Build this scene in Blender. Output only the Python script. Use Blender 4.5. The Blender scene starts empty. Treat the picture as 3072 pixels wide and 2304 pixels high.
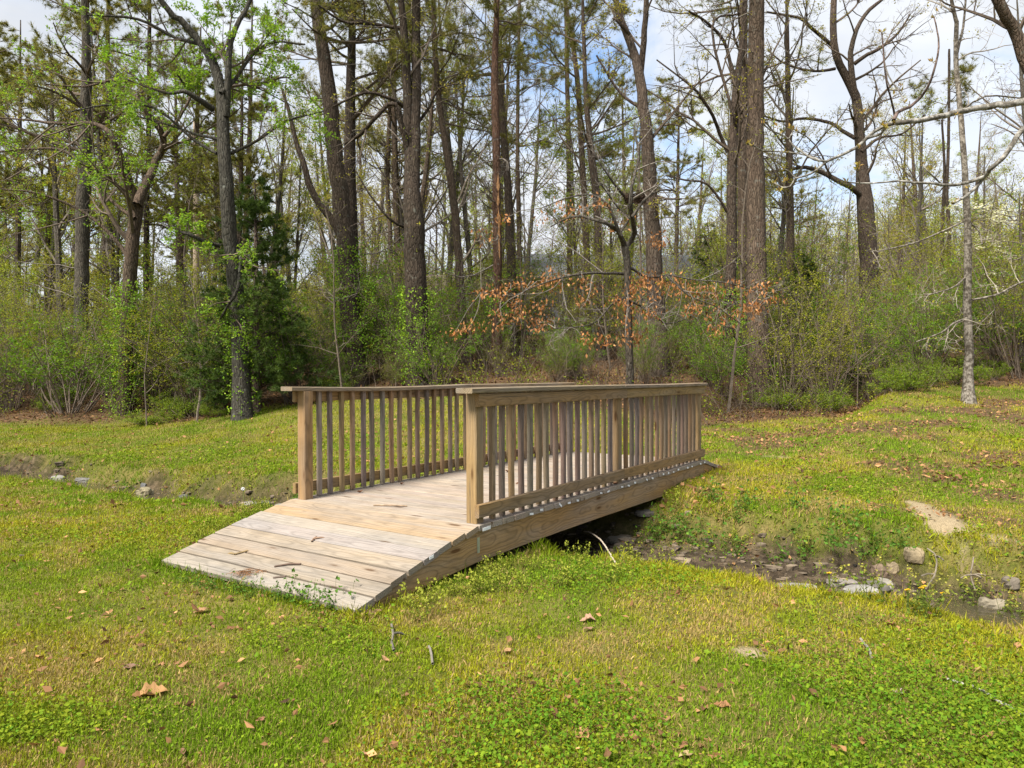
import bpy, math, random
import numpy as np
rng = np.random.default_rng(11)
random.seed(5)
SC = bpy.context.scene
COL = SC.collection
H_CAM = 1.30
F = 2149.2 / 1.38879          # focal length in the 2212-wide layout units
PITCH = -0.0096

# ------------------------------------------------------------------ helpers
def nrm(a):
    return a / np.maximum(np.linalg.norm(a, axis=-1, keepdims=True), 1e-9)

def smooth(a, b, x):
    t = np.clip((x - a) / (b - a), 0, 1)
    return t * t * (3 - 2 * t)

_tab = np.random.default_rng(3).random((256, 256))
def vnoise(x, y):
    xi = np.floor(x).astype(int); yi = np.floor(y).astype(int)
    fx = x - xi; fy = y - yi
    fx = fx * fx * (3 - 2 * fx); fy = fy * fy * (3 - 2 * fy)
    g = lambda i, j: _tab[i & 255, j & 255]
    return (g(xi, yi) * (1 - fx) + g(xi + 1, yi) * fx) * (1 - fy) + (g(xi, yi + 1) * (1 - fx) + g(xi + 1, yi + 1) * fx) * fy
def fbm(x, y, o=4):
    s = 0; a = 0.5
    for k in range(o):
        s = s + a * vnoise(x * 2 ** k + 17.3 * k, y * 2 ** k + 9.1 * k); a *= 0.5
    return s / (1 - 0.5 ** o)

class MB:
    def __init__(s):
        s.v = []; s.q = []; s.t = []; s.c = []; s.g = []; s.n = 0
    def add(s, v, q=None, t=None, col=(.5, .5, .5), gc=None):
        v = np.asarray(v, float).reshape(-1, 3); n = len(v)
        s.v.append(v)
        if q is not None and len(q): s.q.append(np.asarray(q, int).reshape(-1, 4) + s.n)
        if t is not None and len(t): s.t.append(np.asarray(t, int).reshape(-1, 3) + s.n)
        s.c.append(np.broadcast_to(np.asarray(col, float), (n, 3)))
        s.g.append(np.zeros((n, 3)) if gc is None else np.asarray(gc, float).reshape(-1, 3))
        s.n += n
    def build(s, name, mat, parent=None, loc=None, smooth_sh=False, origin=None):
        me = bpy.data.meshes.new(name)
        v = np.concatenate(s.v); c = np.concatenate(s.c); g = np.concatenate(s.g)
        if origin is not None: v = v - np.asarray(origin)
        q = np.concatenate(s.q) if s.q else np.zeros((0, 4), int)
        t = np.concatenate(s.t) if s.t else np.zeros((0, 3), int)
        me.vertices.add(len(v)); me.vertices.foreach_set('co', v.astype(np.float32).ravel())
        me.loops.add(q.size + t.size)
        me.loops.foreach_set('vertex_index', np.concatenate([q.ravel(), t.ravel()]).astype(np.int32))
        me.polygons.add(len(q) + len(t))
        st = np.concatenate([np.arange(len(q)) * 4, q.size + np.arange(len(t)) * 3])
        me.polygons.foreach_set('loop_start', st.astype(np.int32))
        if smooth_sh: me.polygons.foreach_set('use_smooth', np.ones(len(st), bool))
        me.update(calc_edges=True)
        if not smooth_sh: me.shade_flat()
        a = me.attributes.new('Col', 'FLOAT_COLOR', 'POINT')
        a.data.foreach_set('color', np.concatenate([c, np.ones((len(c), 1))], 1).astype(np.float32).ravel())
        if np.any(g):
            b = me.attributes.new('gc', 'FLOAT_VECTOR', 'POINT')
            b.data.foreach_set('vector', g.astype(np.float32).ravel())
        me.materials.append(mat)
        o = bpy.data.objects.new(name, me); COL.objects.link(o)
        if parent is not None: o.parent = parent
        if loc is not None: o.location = loc
        elif origin is not None and parent is None: o.location = origin
        return o

def tag(o, label=None, cat=None, group=None, kind=None):
    if label: o['label'] = label
    if cat: o['category'] = cat
    if group: o['group'] = group
    if kind: o['kind'] = kind
    return o
def empty(name, loc, rz=0.0):
    o = bpy.data.objects.new(name, None); COL.objects.link(o)
    o.location = loc; o.rotation_euler = (0, 0, rz); o.empty_display_size = .1
    return o
def copy_tree(o, parent=None):
    c = o.copy(); COL.objects.link(c); c.parent = parent
    for ch in list(o.children): copy_tree(ch, c)
    return c

def tube_batch(P, R, k=5):
    """P (B,n,3), R (B,n) -> verts, quads"""
    B, n, _ = P.shape
    T = np.empty_like(P)
    T[:, 1:-1] = P[:, 2:] - P[:, :-2]; T[:, 0] = P[:, 1] - P[:, 0]; T[:, -1] = P[:, -1] - P[:, -2]
    T = nrm(T)
    mean = nrm(P[:, -1] - P[:, 0])
    ref = np.where(np.abs(mean[:, 2:3]) < .8, np.array([[0, 0, 1.]]), np.array([[1., 0, 0]]))
    A = nrm(np.cross(T, ref[:, None, :])); Bn = np.cross(T, A)
    th = np.arange(k) / k * 2 * np.pi
    V = P[:, :, None, :] + R[:, :, None, None] * (np.cos(th)[None, None, :, None] * A[:, :, None, :] + np.sin(th)[None, None, :, None] * Bn[:, :, None, :])
    idx = np.arange(B * n * k).reshape(B, n, k)
    a = idx[:, :-1, :]; b = np.roll(a, -1, 2); d = idx[:, 1:, :]; c = np.roll(d, -1, 2)
    return V.reshape(-1, 3), np.stack([a, b, c, d], -1).reshape(-1, 4)

def grow(S, D, L, R, n, wob, up=0.0, taper=.3):
    B = len(S); P = np.empty((B, n, 3)); P[:, 0] = S; d = nrm(D)
    st = (L / (n - 1))[:, None]
    for i in range(1, n):
        d = nrm(d + wob * rng.normal(size=(B, 3)) + np.array([0, 0, up]))
        P[:, i] = P[:, i - 1] + d * st
    return P, R[:, None] * np.linspace(1, taper, n)[None]

def children(P, R, m, tmin=.25, tmax=1., ang=(.5, 1.1), ratio=.5, rr=.6, lmin=.0, flat=0.0):
    B, n, _ = P.shape
    L = np.linalg.norm(np.diff(P, axis=1), axis=-1).sum(1)
    t = tmin + (tmax - tmin) * rng.random((B, m)); x = t * (n - 1)
    i = np.minimum(x.astype(int), n - 2); f = (x - i)[..., None]
    bi = np.arange(B)[:, None]
    p0 = P[bi, i]; p1 = P[bi, i + 1]
    S = p0 * (1 - f) + p1 * f; T = nrm(p1 - p0)
    rad = R[bi, i] * (1 - f[..., 0]) + R[bi, i + 1] * f[..., 0]
    o = rng.normal(size=T.shape); o = o - (o * T).sum(-1, keepdims=True) * T
    o[..., 2] *= (1 - flat); o = nrm(o)
    a = rng.uniform(ang[0], ang[1], (B, m, 1))
    D = np.cos(a) * T + np.sin(a) * o
    Lc = np.maximum(L[:, None] * ratio * (1.15 - .6 * t) * rng.uniform(.6, 1.3, (B, m)), lmin)
    return S.reshape(-1, 3), D.reshape(-1, 3), Lc.ravel(), (rad * rr).ravel()

def leaf_quads(pos, size, col, flat=0.0, aspect=.55, axis=None):
    """diamond leaves"""
    N = len(pos)
    a = rng.normal(size=(N, 3)) if axis is None else axis + .5 * rng.normal(size=(N, 3))
    a[:, 2] *= (1 - flat); a = nrm(a)
    o = rng.normal(size=(N, 3)); o[:, 2] *= (1 - flat)
    o = nrm(o - (o * a).sum(1, keepdims=True) * a)
    s = size[:, None] if np.ndim(size) else size
    n = np.cross(a, o)
    mid = pos + a * s * .45 - n * s * .10
    V = np.stack([pos, mid + o * s * aspect * .5, pos + a * s, mid - o * s * aspect * .5], 1)
    q = np.arange(N * 4).reshape(N, 4)
    return V.reshape(-1, 3), q, np.repeat(col, 4, 0)

def varcol(N, base, var=.25, hue=None):
    base = np.asarray(base, float)
    c = base[None] * (1 + var * rng.normal(size=(N, 1)))
    if hue is not None:
        f = rng.random((N, 1)) ** 1.3
        c = c * (1 - f) + np.asarray(hue)[None] * (1 + var * rng.normal(size=(N, 1))) * f
    return np.clip(c, .004, .9)

def wpt(x, y, Y):
    sx = (x - 1106) / F; sy = (829.5 - y) / F
    ry = math.cos(PITCH) - sy * math.sin(PITCH); rz = math.sin(PITCH) + sy * math.cos(PITCH)
    return np.array([sx * Y / ry, Y, H_CAM + rz * Y / ry])

# ------------------------------------------------------------------ terrain
BP = np.array([-1.8128, 5.8869]); BA = 0.5932
BU = np.array([math.sin(BA), math.cos(BA)]); BV = np.array([math.cos(BA), -math.sin(BA)])
BZ = H_CAM - 1.0008
BW, BL, BH, RD, RR = 1.9053, 4.5649, .9287, .2679, 1.1217
WATER = -.33
def uv(X, Y):
    dx = X - BP[0]; dy = Y - BP[1]
    return dx * BU[0] + dy * BU[1], dx * BV[0] + dy * BV[1]
def fromuv(u, v):
    return BP[0] + u * BU[0] + v * BV[0], BP[1] + u * BU[1] + v * BV[1]
CV = [-60, -9, -4, 0, 1.9, 3, 4.6, 7, 60]
CN = [.42, .45, .5, .62, .78, .74, .7, .7, .7]
C1 = [.80, .82, .92, 1.2, 1.35, 1.35, 1.12, 1.12, 1.12]
C2 = [1.55, 1.55, 1.65, 2.3, 2.35, 2.15, 2.5, 2.55, 2.55]
CF = [1.85, 1.9, 2.05, 3.2, 3.5, 2.7, 2.8, 2.85, 2.85]
def creek(v):
    w = .07 * np.sin(v * 2.1) + .05 * np.sin(v * 4.7 + 1)
    return [np.interp(v, CV, a) + w for a in (CN, C1, C2, CF)]
def base_z(X, Y):
    t = np.clip((X / np.maximum(Y, 4) + .6) / 1.2, 0, 1)
    l = np.interp(Y, [0, 6, 10, 12, 15, 17, 20, 25, 30, 45, 80, 400], [0, 0, -.08, -.03, .1, .2, .7, 1.15, 1.5, 2.2, 3.5, 9])
    c = np.interp(Y, [0, 6, 8, 10, 13, 15, 18, 22, 30, 45, 80, 400], [0, 0, .08, .18, .5, .98, 1.35, 1.8, 2.7, 4.2, 8, 40])
    r = np.interp(Y, [0, 5, 6, 9, 12, 14, 17, 20, 30, 45, 80, 400], [0, 0, .12, .25, .55, .8, 1.25, 1.75, 3.6, 6, 11, 55])
    a = np.clip(t * 2, 0, 1); b = np.clip(t * 2 - 1, 0, 1)
    a = a * a * (3 - 2 * a); b = b * b * (3 - 2 * b)
    return (l * (1 - a) + c * a) * (1 - b) + r * b
def terrain(X, Y):
    X = np.asarray(X, float); Y = np.asarray(Y, float)
    z = base_z(X, Y) + (fbm(X * .55 + 40, Y * .55 + 40, 4) - .5) * .10 * smooth(1.5, 4, np.abs(Y) + 2)
    z = z + (fbm(X * 3 + 5, Y * 3 + 5, 3) - .5) * .035
    u, v = uv(X, Y)
    n, a, b, f = creek(v)
    # the ground near the bridge ends sits at the ramp feet
    nb = smooth(1.2, .2, np.abs(v - BW / 2) - BW / 2)
    z = np.where(u < .6, z * (1 - nb) + (-.012 + (fbm(X * 3, Y * 3, 2) - .5) * .02) * nb, z)
    z = np.where(u > BL - .6, z * (1 - nb * .8) + np.clip(.13 + (u - BL) * .03, .0, .35) * nb * .8, z)
    bed = WATER - .075 + (fbm(X * 5, Y * 5, 3) - .5) * .10 + .06 * np.abs((u - (a + b) / 2) / (b - a))
    bed = bed + .12 * smooth(4.6, 3.9, v) * smooth(1.3, 2.1, v) 
    rough = (fbm(X * 4 + 9, Y * 4, 3) - .5)
    kn = smooth(n - .05, a, u + rough * .35)
    kf = smooth(f + .05, b, u + rough * .5)
    k = kn * kf
    # steeper far bank
    k = np.where(u > (a + b) / 2, k ** .75, k)
    z = z * (1 - k) + np.minimum(bed, z) * k
    return z
def lawn_edge(X, Y):
    r = X / np.maximum(Y, 4)
    return np.interp(r, [-.75, -.3, 0, .25, .5, .75], [17.3, 16.3, 14.0, 13.2, 15.2, 16.0])
def pix0(xf, yf):
    z = 0.
    for _ in range(24):
        sx = (xf - 1536) / 2149.2; sy = (1152 - yf) / 2149.2
        t_ = (z - H_CAM) / (math.sin(PITCH) + sy); p = (sx * t_, t_); z = .6 * z + .4 * float(terrain(p[0], p[1]))
    return p
def streak(xa, ya, xb, yb, w, k=1.0):
    a = pix0(xa, ya); b = pix0(xb, yb); d = math.hypot(b[0] - a[0], b[1] - a[1]); return ((a[0] + b[0]) / 2, (a[1] + b[1]) / 2, d / 2, w, math.atan2(b[1] - a[1], b[0] - a[0]), k)
BARE = [streak(2745, 1515, 2890, 1620, .15), streak(2870, 1570, 2920, 1590, .13, .6), streak(2205, 1962, 2290, 1962, .06), streak(2290, 1370, 2400, 1376, .10, .6), streak(830, 1333, 900, 1328, .07, .4), streak(2900, 1672, 3040, 1695, .10, .7)]
def bare_mask(X, Y):
    m = np.zeros_like(X)
    for (x, y, rx, ry, ro, k_) in BARE:
        c, s = math.cos(ro), math.sin(ro)
        a = ((X - x) * c + (Y - y) * s) / rx; b = (-(X - x) * s + (Y - y) * c) / ry
        d = np.sqrt(a * a + b * b) + (fbm(X * 7, Y * 7, 4) - .5) * 1.5
        m = np.maximum(m, k_ * smooth(1.06, .8, d))
    return m
def masks(X, Y):
    """grass, litter, gravel, bare in 0..1"""
    u, v = uv(X, Y); n, a, b, f = creek(v)
    nz = fbm(X * .9 + 3, Y * .9 + 8, 4)
    fe = f + np.where(v < -.3, .16, -.06)
    inc = smooth(n + .2, a, u + (nz - .5) * .5) * smooth(fe, b + .08 * (v > -.3), u + (nz - .5) * .7)
    edge = lawn_edge(X, Y)
    forest = smooth(-.6, .7, Y - edge + (nz - .5) * 2.4)
    rb = smooth(0, .6, u - f) * smooth(-.5, 2.0, X - .35 * Y + 2.6)        # right bank: thin lawn with leaves
    rbl = rb * smooth(.50, .74, fbm(X * 1.3 + 30, Y * 1.3, 4) + .16 * smooth(9, 12.5, Y) * smooth(15, 12.5, Y) + .08 * smooth(7.5, 6, Y))
    bare = bare_mask(X, Y)
    grass = (1 - inc * .93) * (1 - forest * .93) * (1 - rbl * .75) * (1 - bare)
    return grass, np.maximum(forest, rbl), inc, bare
# ------------------------------------------------------------------ materials
def new_mat(name):
    m = bpy.data.materials.new(name); m.use_nodes = True
    nt = m.node_tree; nt.nodes.clear()
    out = nt.nodes.new('ShaderNodeOutputMaterial')
    return m, nt, out
class NT:
    def __init__(s, nt): s.nt = nt
    def n(s, t, **k):
        x = s.nt.nodes.new(t)
        for a, b in k.items(): setattr(x, a, b)
        return x
    def l(s, a, b): s.nt.links.new(a, b)
    def noise(s, vec, scale, detail=4, rough=.55, dist=0):
        x = s.n('ShaderNodeTexNoise'); x.inputs['Scale'].default_value = scale
        x.inputs['Detail'].default_value = detail; x.inputs['Roughness'].default_value = rough
        x.inputs['Distortion'].default_value = dist
        if vec is not None: s.l(vec, x.inputs['Vector'])
        return x.outputs['Fac']
    def ramp(s, fac, stops):
        x = s.n('ShaderNodeValToRGB'); e = x.color_ramp.elements
        while len(e) < len(stops): e.new(.5)
        for i, (p, c) in enumerate(stops):
            e[i].position = p; e[i].color = (c[0], c[1], c[2], 1) if not np.isscalar(c) else (c, c, c, 1)
        s.l(fac, x.inputs['Fac']); return x.outputs['Color']
    def mix(s, fac, a, b, mode='MIX'):
        x = s.n('ShaderNodeMix'); x.data_type = 'RGBA'; x.blend_type = mode
        for v, i in ((fac, 0), (a, 6), (b, 7)):
            if hasattr(v, 'is_linked') or hasattr(v, 'links'): s.l(v, x.inputs[i])
            elif i == 0: x.inputs[0].default_value = v
            else: x.inputs[i].default_value = (*v, 1)
        return x.outputs[2]
    def math(s, op, a, b=None):
        x = s.n('ShaderNodeMath'); x.operation = op
        for v, i in ((a, 0), (b, 1)):
            if v is None: continue
            if hasattr(v, 'links'): s.l(v, x.inputs[i])
            else: x.inputs[i].default_value = v
        return x.outputs[0]
    def vmul(s, v, k):
        x = s.n('ShaderNodeVectorMath'); x.operation = 'MULTIPLY'; s.l(v, x.inputs[0]); x.inputs[1].default_value = k
        return x.outputs[0]
    def attr(s, name, out='Color'):
        x = s.n('ShaderNodeAttribute'); x.attribute_name = name; return x.outputs[out]
    def bsdf(s, out, col, rough=.8, bump=None, bstr=.5, bdist=.01, spec=.3):
        p = s.n('ShaderNodeBsdfPrincipled')
        if hasattr(col, 'links'): s.l(col, p.inputs['Base Color'])
        else: p.inputs['Base Color'].default_value = (*col, 1)
        if hasattr(rough, 'links'): s.l(rough, p.inputs['Roughness'])
        else: p.inputs['Roughness'].default_value = rough
        p.inputs['Specular IOR Level'].default_value = spec
        if bump is not None:
            b = s.n('ShaderNodeBump'); b.inputs['Strength'].default_value = bstr; b.inputs['Distance'].default_value = bdist
            s.l(bump, b.inputs['Height']); s.l(b.outputs[0], p.inputs['Normal'])
        s.l(p.outputs[0], out.inputs['Surface']); return p

def leaf_mat(name, trans=.35, rough=.55, spec=.2):
    m, nt, out = new_mat(name); T = NT(nt)
    c = T.attr('Col')
    d = T.n('ShaderNodeBsdfPrincipled'); T.l(c, d.inputs['Base Color']); d.inputs['Roughness'].default_value = rough
    d.inputs['Specular IOR Level'].default_value = spec
    tr = T.n('ShaderNodeBsdfTranslucent'); T.l(T.mix(1., c, (1.2, 1.15, .7), 'MULTIPLY'), tr.inputs['Color'])
    mx = T.n('ShaderNodeMixShader'); mx.inputs[0].default_value = trans
    T.l(d.outputs[0], mx.inputs[1]); T.l(tr.outputs[0], mx.inputs[2]); T.l(mx.outputs[0], out.inputs['Surface'])
    return m
M_LEAF = leaf_mat('spring_leaf', .4)
M_GRASS = leaf_mat('grass_blade', .3, .7, .06)
M_NEEDLE = leaf_mat('needle', .35, .6)
M_DEAD = leaf_mat('dead_leaf', .2, .7)

def bark_mat(name, sc=1.0):
    m, nt, out = new_mat(name); T = NT(nt)
    co = T.n('ShaderNodeTexCoord').outputs['Object']
    st = T.vmul(co, (1, 1, .22))
    vo = T.n('ShaderNodeTexVoronoi'); vo.feature = 'DISTANCE_TO_EDGE'; vo.inputs['Scale'].default_value = 21 * sc
    wp = T.n('ShaderNodeVectorMath'); wp.operation = 'ADD'
    nz = T.n('ShaderNodeTexNoise'); nz.inputs['Scale'].default_value = 6; T.l(st, nz.inputs['Vector'])
    T.l(st, wp.inputs[0]); T.l(T.vmul(nz.outputs['Color'], (.16, .16, .16)), wp.inputs[1])
    T.l(wp.outputs[0], vo.inputs['Vector'])
    plate = T.ramp(vo.outputs['Distance'], [(0, .5), (.14, .88), (.4, 1.0)])
    fine = T.noise(st, 45, 5, .65)
    big = T.noise(co, 1.6, 3)
    c = T.mix(1., T.attr('Col'), plate, 'MULTIPLY')
    c = T.mix(1., c, T.ramp(fine, [(.25, .5), (.75, 1.45)]), 'MULTIPLY')
    c = T.mix(T.ramp(big, [(.45, 0.), (.7, .5)]), c, T.mix(1., c, (.9, 1.0, .95), 'MULTIPLY'))
    lich = T.noise(co, 9, 4, .6)
    c = T.mix(T.ramp(lich, [(.6, 0.), (.72, .45)]), c, (.20, .21, .18))
    h = T.math('ADD', T.math('MULTIPLY', plate, .8), T.math('MULTIPLY', fine, .5))
    T.bsdf(out, c, .9, h, 1.0, .04, .15)
    return m
M_BARK = bark_mat('rough_bark')
def smooth_bark():
    m, nt, out = new_mat('pale_bark'); T = NT(nt)
    co = T.n('ShaderNodeTexCoord').outputs['Object']
    c = T.attr('Col')
    n1 = T.noise(co, 14, 5, .7); n2 = T.noise(T.vmul(co, (1, 1, .4)), 40, 4)
    c = T.mix(T.ramp(n1, [(.42, 0.), (.56, 1.)]), c, T.mix(1., c, (.30, .28, .25), 'MULTIPLY'))
    c = T.mix(1., c, T.ramp(n2, [(.3, .6), (.7, 1.25)]), 'MULTIPLY')
    T.bsdf(out, c, .85, n2, .6, .01, .2)
    return m
M_PALE = smooth_bark()
def twig_mat():
    m, nt, out = new_mat('twig'); T = NT(nt)
    co = T.n('ShaderNodeTexCoord').outputs['Object']
    T.bsdf(out, T.mix(1., T.attr('Col'), T.ramp(T.noise(co, 20, 3), [(.3, .6), (.7, 1.35)]), 'MULTIPLY'), .85, None, spec=.2)
    return m
M_TWIG = twig_mat()

def wood_mat(name, dark, freq):
    m, nt, out = new_mat(name); T = NT(nt)
    g = T.attr('gc', 'Vector'); col = T.attr('Col')
    low = T.n('ShaderNodeTexNoise'); low.inputs['Scale'].default_value = 1.0; low.inputs['Detail'].default_value = 2
    T.l(T.vmul(g, (1.6, 5, 5)), low.inputs['Vector'])
    sep = T.n('ShaderNodeSeparateXYZ'); T.l(g, sep.inputs[0])
    # distance from a pith that wanders, gives cathedral grain on flat faces
    y = T.math('ADD', sep.outputs[1], T.math('MULTIPLY', T.math('SUBTRACT', low.outputs['Fac'], .5), .11))
    lo2 = T.noise(T.vmul(g, (2.3, 3, 3)), 1.0, 2)
    z = T.math('ADD', sep.outputs[2], T.math('MULTIPLY', T.math('SUBTRACT', lo2, .5), .09))
    r = T.math('SQRT', T.math('ADD', T.math('MULTIPLY', y, y), T.math('MULTIPLY', z, z)))
    ring = T.math('ADD', T.math('MULTIPLY', T.math('SINE', T.math('MULTIPLY', r, freq)), .5), .5)
    ring = T.math('POWER', ring, 1.6)
    streak = T.noise(T.vmul(g, (2.5, 130, 130)), 1.0, 5, .6)
    gray = T.noise(T.vmul(g, (1.1, 9, 9)), 1.0, 3)
    vo = T.n('ShaderNodeTexVoronoi'); vo.inputs['Scale'].default_value = 1.0; T.l(T.vmul(g, (2.1, 8.5, 8.5)), vo.inputs['Vector'])
    knot = T.ramp(vo.outputs['Distance'], [(.0, 1.), (.085, .95), (.13, .25), (.2, 0.)])
    c = T.mix(1., col, T.ramp(ring, [(0, 1.08), (.6, 1.0), (1, dark)]), 'MULTIPLY')
    c = T.mix(1., c, T.ramp(streak, [(.25, .72), (.5, 1.), (.75, 1.18)]), 'MULTIPLY')
    lum = T.n('ShaderNodeRGBToBW'); T.l(c, lum.inputs[0])
    gr = T.n('ShaderNodeCombineColor')
    T.l(T.math('MULTIPLY', lum.outputs[0], 1.02), gr.inputs[0]); T.l(T.math('MULTIPLY', lum.outputs[0], .97), gr.inputs[1]); T.l(T.math('MULTIPLY', lum.outputs[0], .93), gr.inputs[2])
    c = T.mix(T.ramp(gray, [(.38, 0.), (.68, .42)]), c, gr.outputs[0])
    c = T.mix(knot, c, T.mix(1., col, (.36, .27, .2), 'MULTIPLY'))
    oc = T.n('ShaderNodeTexCoord').outputs['Object']
    c = T.mix(1., c, T.ramp(T.noise(oc, 3.2, 6, .65), [(.32, .80), (.55, 1.0), (.8, 1.08)]), 'MULTIPLY')
    crack = T.noise(T.vmul(g, (1.2, 60, 60)), 1.0, 2, .5)
    c = T.mix(T.ramp(crack, [(.70, 0.), (.76, .7)]), c, (.06, .05, .04))
    h = T.math('ADD', streak, T.math('MULTIPLY', ring, .3))
    T.bsdf(out, c, .78, h, .5, .004, .25)
    return m
M_WOOD = wood_mat('pine_lumber', .76, 520.)
M_DECK = wood_mat('weathered_deck_boards', .86, 400.)

def ground_mat():
    m, nt, out = new_mat('ground_soil'); T = NT(nt)
    co = T.n('ShaderNodeTexCoord').outputs['Object']
    col = T.attr('Col')                       # r litter, g creek bed, b bare soil
    sep = T.n('ShaderNodeSeparateColor'); T.l(col, sep.inputs[0])
    n1 = T.noise(co, 9, 6, .65); n2 = T.noise(co, 60, 5, .7); n3 = T.noise(co, 1.3, 4)
    turf = T.mix(T.ramp(n1, [(.35, 0.), (.65, 1.)]), (.095, .105, .016), (.175, .140, .045))
    turf = T.mix(T.ramp(n3, [(.4, 0.), (.6, .6)]), turf, (.05, .065, .010))
    litter = T.mix(T.ramp(n1, [(.35, 0.), (.62, 1.)]), (.045, .029, .017), (.125, .075, .040))
    vo = T.n('ShaderNodeTexVoronoi'); vo.inputs['Scale'].default_value = 16; T.l(co, vo.inputs['Vector'])
    mud = T.mix(T.ramp(n1, [(.35, 0.), (.65, 1.)]), (.032, .024, .016), (.085, .062, .040))
    vbw = T.n('ShaderNodeRGBToBW'); T.l(vo.outputs['Color'], vbw.inputs[0])
    mud = T.mix(1., mud, T.ramp(vbw.outputs[0], [(.2, .55), (.8, 1.35)]), 'MULTIPLY')
    sand = T.mix(n1, (.20, .152, .09), (.33, .265, .165))
    c = T.mix(sep.outputs[0], turf, litter); c = T.mix(sep.outputs[1], c, mud); c = T.mix(sep.outputs[2], c, sand)
    c = T.mix(1., c, T.ramp(n2, [(.25, .55), (.75, 1.35)]), 'MULTIPLY')
    n4 = T.noise(co, 170, 3, .7)
    c = T.mix(1., c, T.ramp(n4, [(.3, .55), (.7, 1.5)]), 'MULTIPLY')
    T.bsdf(out, c, .95, T.math('ADD', n1, n2), .7, .02, .1)
    return m
M_GROUND = ground_mat()
def stone_mat():
    m, nt, out = new_mat('creek_stone'); T = NT(nt)
    co = T.n('ShaderNodeTexCoord').outputs['Object']
    n = T.noise(co, 12, 6, .65); n2 = T.noise(co, 50, 4, .7)
    c = T.mix(1., T.attr('Col'), T.ramp(n, [(.3, .55), (.7, 1.3)]), 'MULTIPLY')
    c = T.mix(T.ramp(n2, [(.6, 0.), (.75, .5)]), c, (.10, .09, .06))
    T.bsdf(out, c, .8, n, .6, .02, .3); return m
M_STONE = stone_mat()
def water_mat():
    m, nt, out = new_mat('shallow_creek_water'); T = NT(nt)
    co = T.n('ShaderNodeTexCoord').outputs['Object']
    n = T.noise(T.vmul(co, (1, 1, 1)), 9, 3, .5, .3)
    p = T.bsdf(out, (.42, .36, .22), .06, n, .25, .03, .5)
    p.inputs['Transmission Weight'].default_value = .9; p.inputs['IOR'].default_value = 1.33
    return m
M_WATER = water_mat()
def flat_mat(name, col, rough=.6, metal=0., nscale=30):
    m, nt, out = new_mat(name); T = NT(nt)
    co = T.n('ShaderNodeTexCoord').outputs['Object']
    c = T.mix(1., col, T.ramp(T.noise(co, nscale, 4), [(.3, .8), (.7, 1.12)]), 'MULTIPLY')
    p = T.bsdf(out, c, rough); p.inputs['Metallic'].default_value = metal; return m
M_TAG = flat_mat('white_paper', (.78, .79, .80), .7)
M_METAL = flat_mat('galvanised_metal', (.5, .52, .5), .45, .8)
def siding_mat():
    m, nt, out = new_mat('grey_siding'); T = NT(nt)
    co = T.n('ShaderNodeTexCoord').outputs['Object']
    w = T.n('ShaderNodeTexWave'); w.wave_type = 'BANDS'; w.bands_direction = 'Z'; w.inputs['Scale'].default_value = 2.2; T.l(co, w.inputs['Vector'])
    c = T.mix(T.ramp(w.outputs['Fac'], [(0., .6), (.2, 0.)]), (.105, .11, .12), (.055, .06, .066))
    c = T.mix(1., c, T.ramp(T.noise(co, 3, 3), [(.3, .8), (.7, 1.1)]), 'MULTIPLY')
    T.bsdf(out, c, .8); return m
M_SIDING = siding_mat()
M_ROOF = flat_mat('grey_shingle', (.07, .074, .078), .9, 0, 14)
M_ROOFB = flat_mat('brown_shingle', (.13, .10, .085), .9, 0, 14)
M_BRICKW = flat_mat('dim_brick', (.12, .085, .07), .9, 0, 8)
M_GLASS = flat_mat('dark_window', (.03, .035, .04), .15)
M_TRIM = flat_mat('grey_trim', (.22, .22, .22), .6)
M_POLE = flat_mat('pole_wood', (.36, .28, .21), .9, 0, 6)

# ------------------------------------------------------------------ camera, light
cam = bpy.data.cameras.new('camera'); cam.sensor_width = 36; cam.lens = 36 * 2149.2 / 3072
cam.clip_end = 2000; cam.clip_start = .05
co = bpy.data.objects.new('camera', cam); COL.objects.link(co)
co.location = (0, 0, H_CAM); co.rotation_euler = (math.pi / 2 + PITCH, .0021, 0)
SC.camera = co
SUN_AZ, SUN_EL = math.radians(-138), math.radians(54)      # azimuth from +Y towards +X
sd = np.array([math.sin(SUN_AZ) * math.cos(SUN_EL), math.cos(SUN_AZ) * math.cos(SUN_EL), math.sin(SUN_EL)])
sl = bpy.data.lights.new('sun', 'SUN'); sl.energy = 3.9; sl.angle = math.radians(20); sl.color = (1, .94, .84)
so = bpy.data.objects.new('sun', sl); COL.objects.link(so); so.location = (0, 0, 30)
from mathutils import Vector
so.rotation_euler = Vector(sd).to_track_quat('Z', 'Y').to_euler()
wd = bpy.data.worlds.new('World'); SC.world = wd; wd.use_nodes = True
T = NT(wd.node_tree); wd.node_tree.nodes.clear()
wo = T.n('ShaderNodeOutputWorld'); bg = T.n('ShaderNodeBackground'); T.l(bg.outputs[0], wo.inputs[0])
sky = T.n('ShaderNodeTexSky'); sky.sky_type = 'NISHITA'; sky.sun_disc = False
sky.sun_elevation = SUN_EL; sky.sun_rotation = SUN_AZ
tc = T.n('ShaderNodeTexCoord').outputs['Generated']
cn = T.noise(T.vmul(tc, (1.4, 1.4, 3.2)), 2.1, 7, .58, .4)
cl = T.ramp(cn, [(.30, 0.), (.45, .85), (.58, 1.)])
skyc = T.mix(1., sky.outputs[0], (.85, .95, 1.0), 'MULTIPLY')
shade = T.ramp(T.noise(tc, 4.5, 5), [(.3, .80), (.65, 1.05)])
T.l(T.mix(cl, skyc, T.mix(1., shade, (3.65, 3.8, 4.05), 'MULTIPLY')), bg.inputs['Color'])
bg.inputs['Strength'].default_value = .10
SC.view_settings.view_transform = 'Standard'; SC.view_settings.look = 'None'
SC.view_settings.exposure = 1.45; SC.view_settings.gamma = 1.0
SC.render.engine = 'CYCLES'
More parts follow.
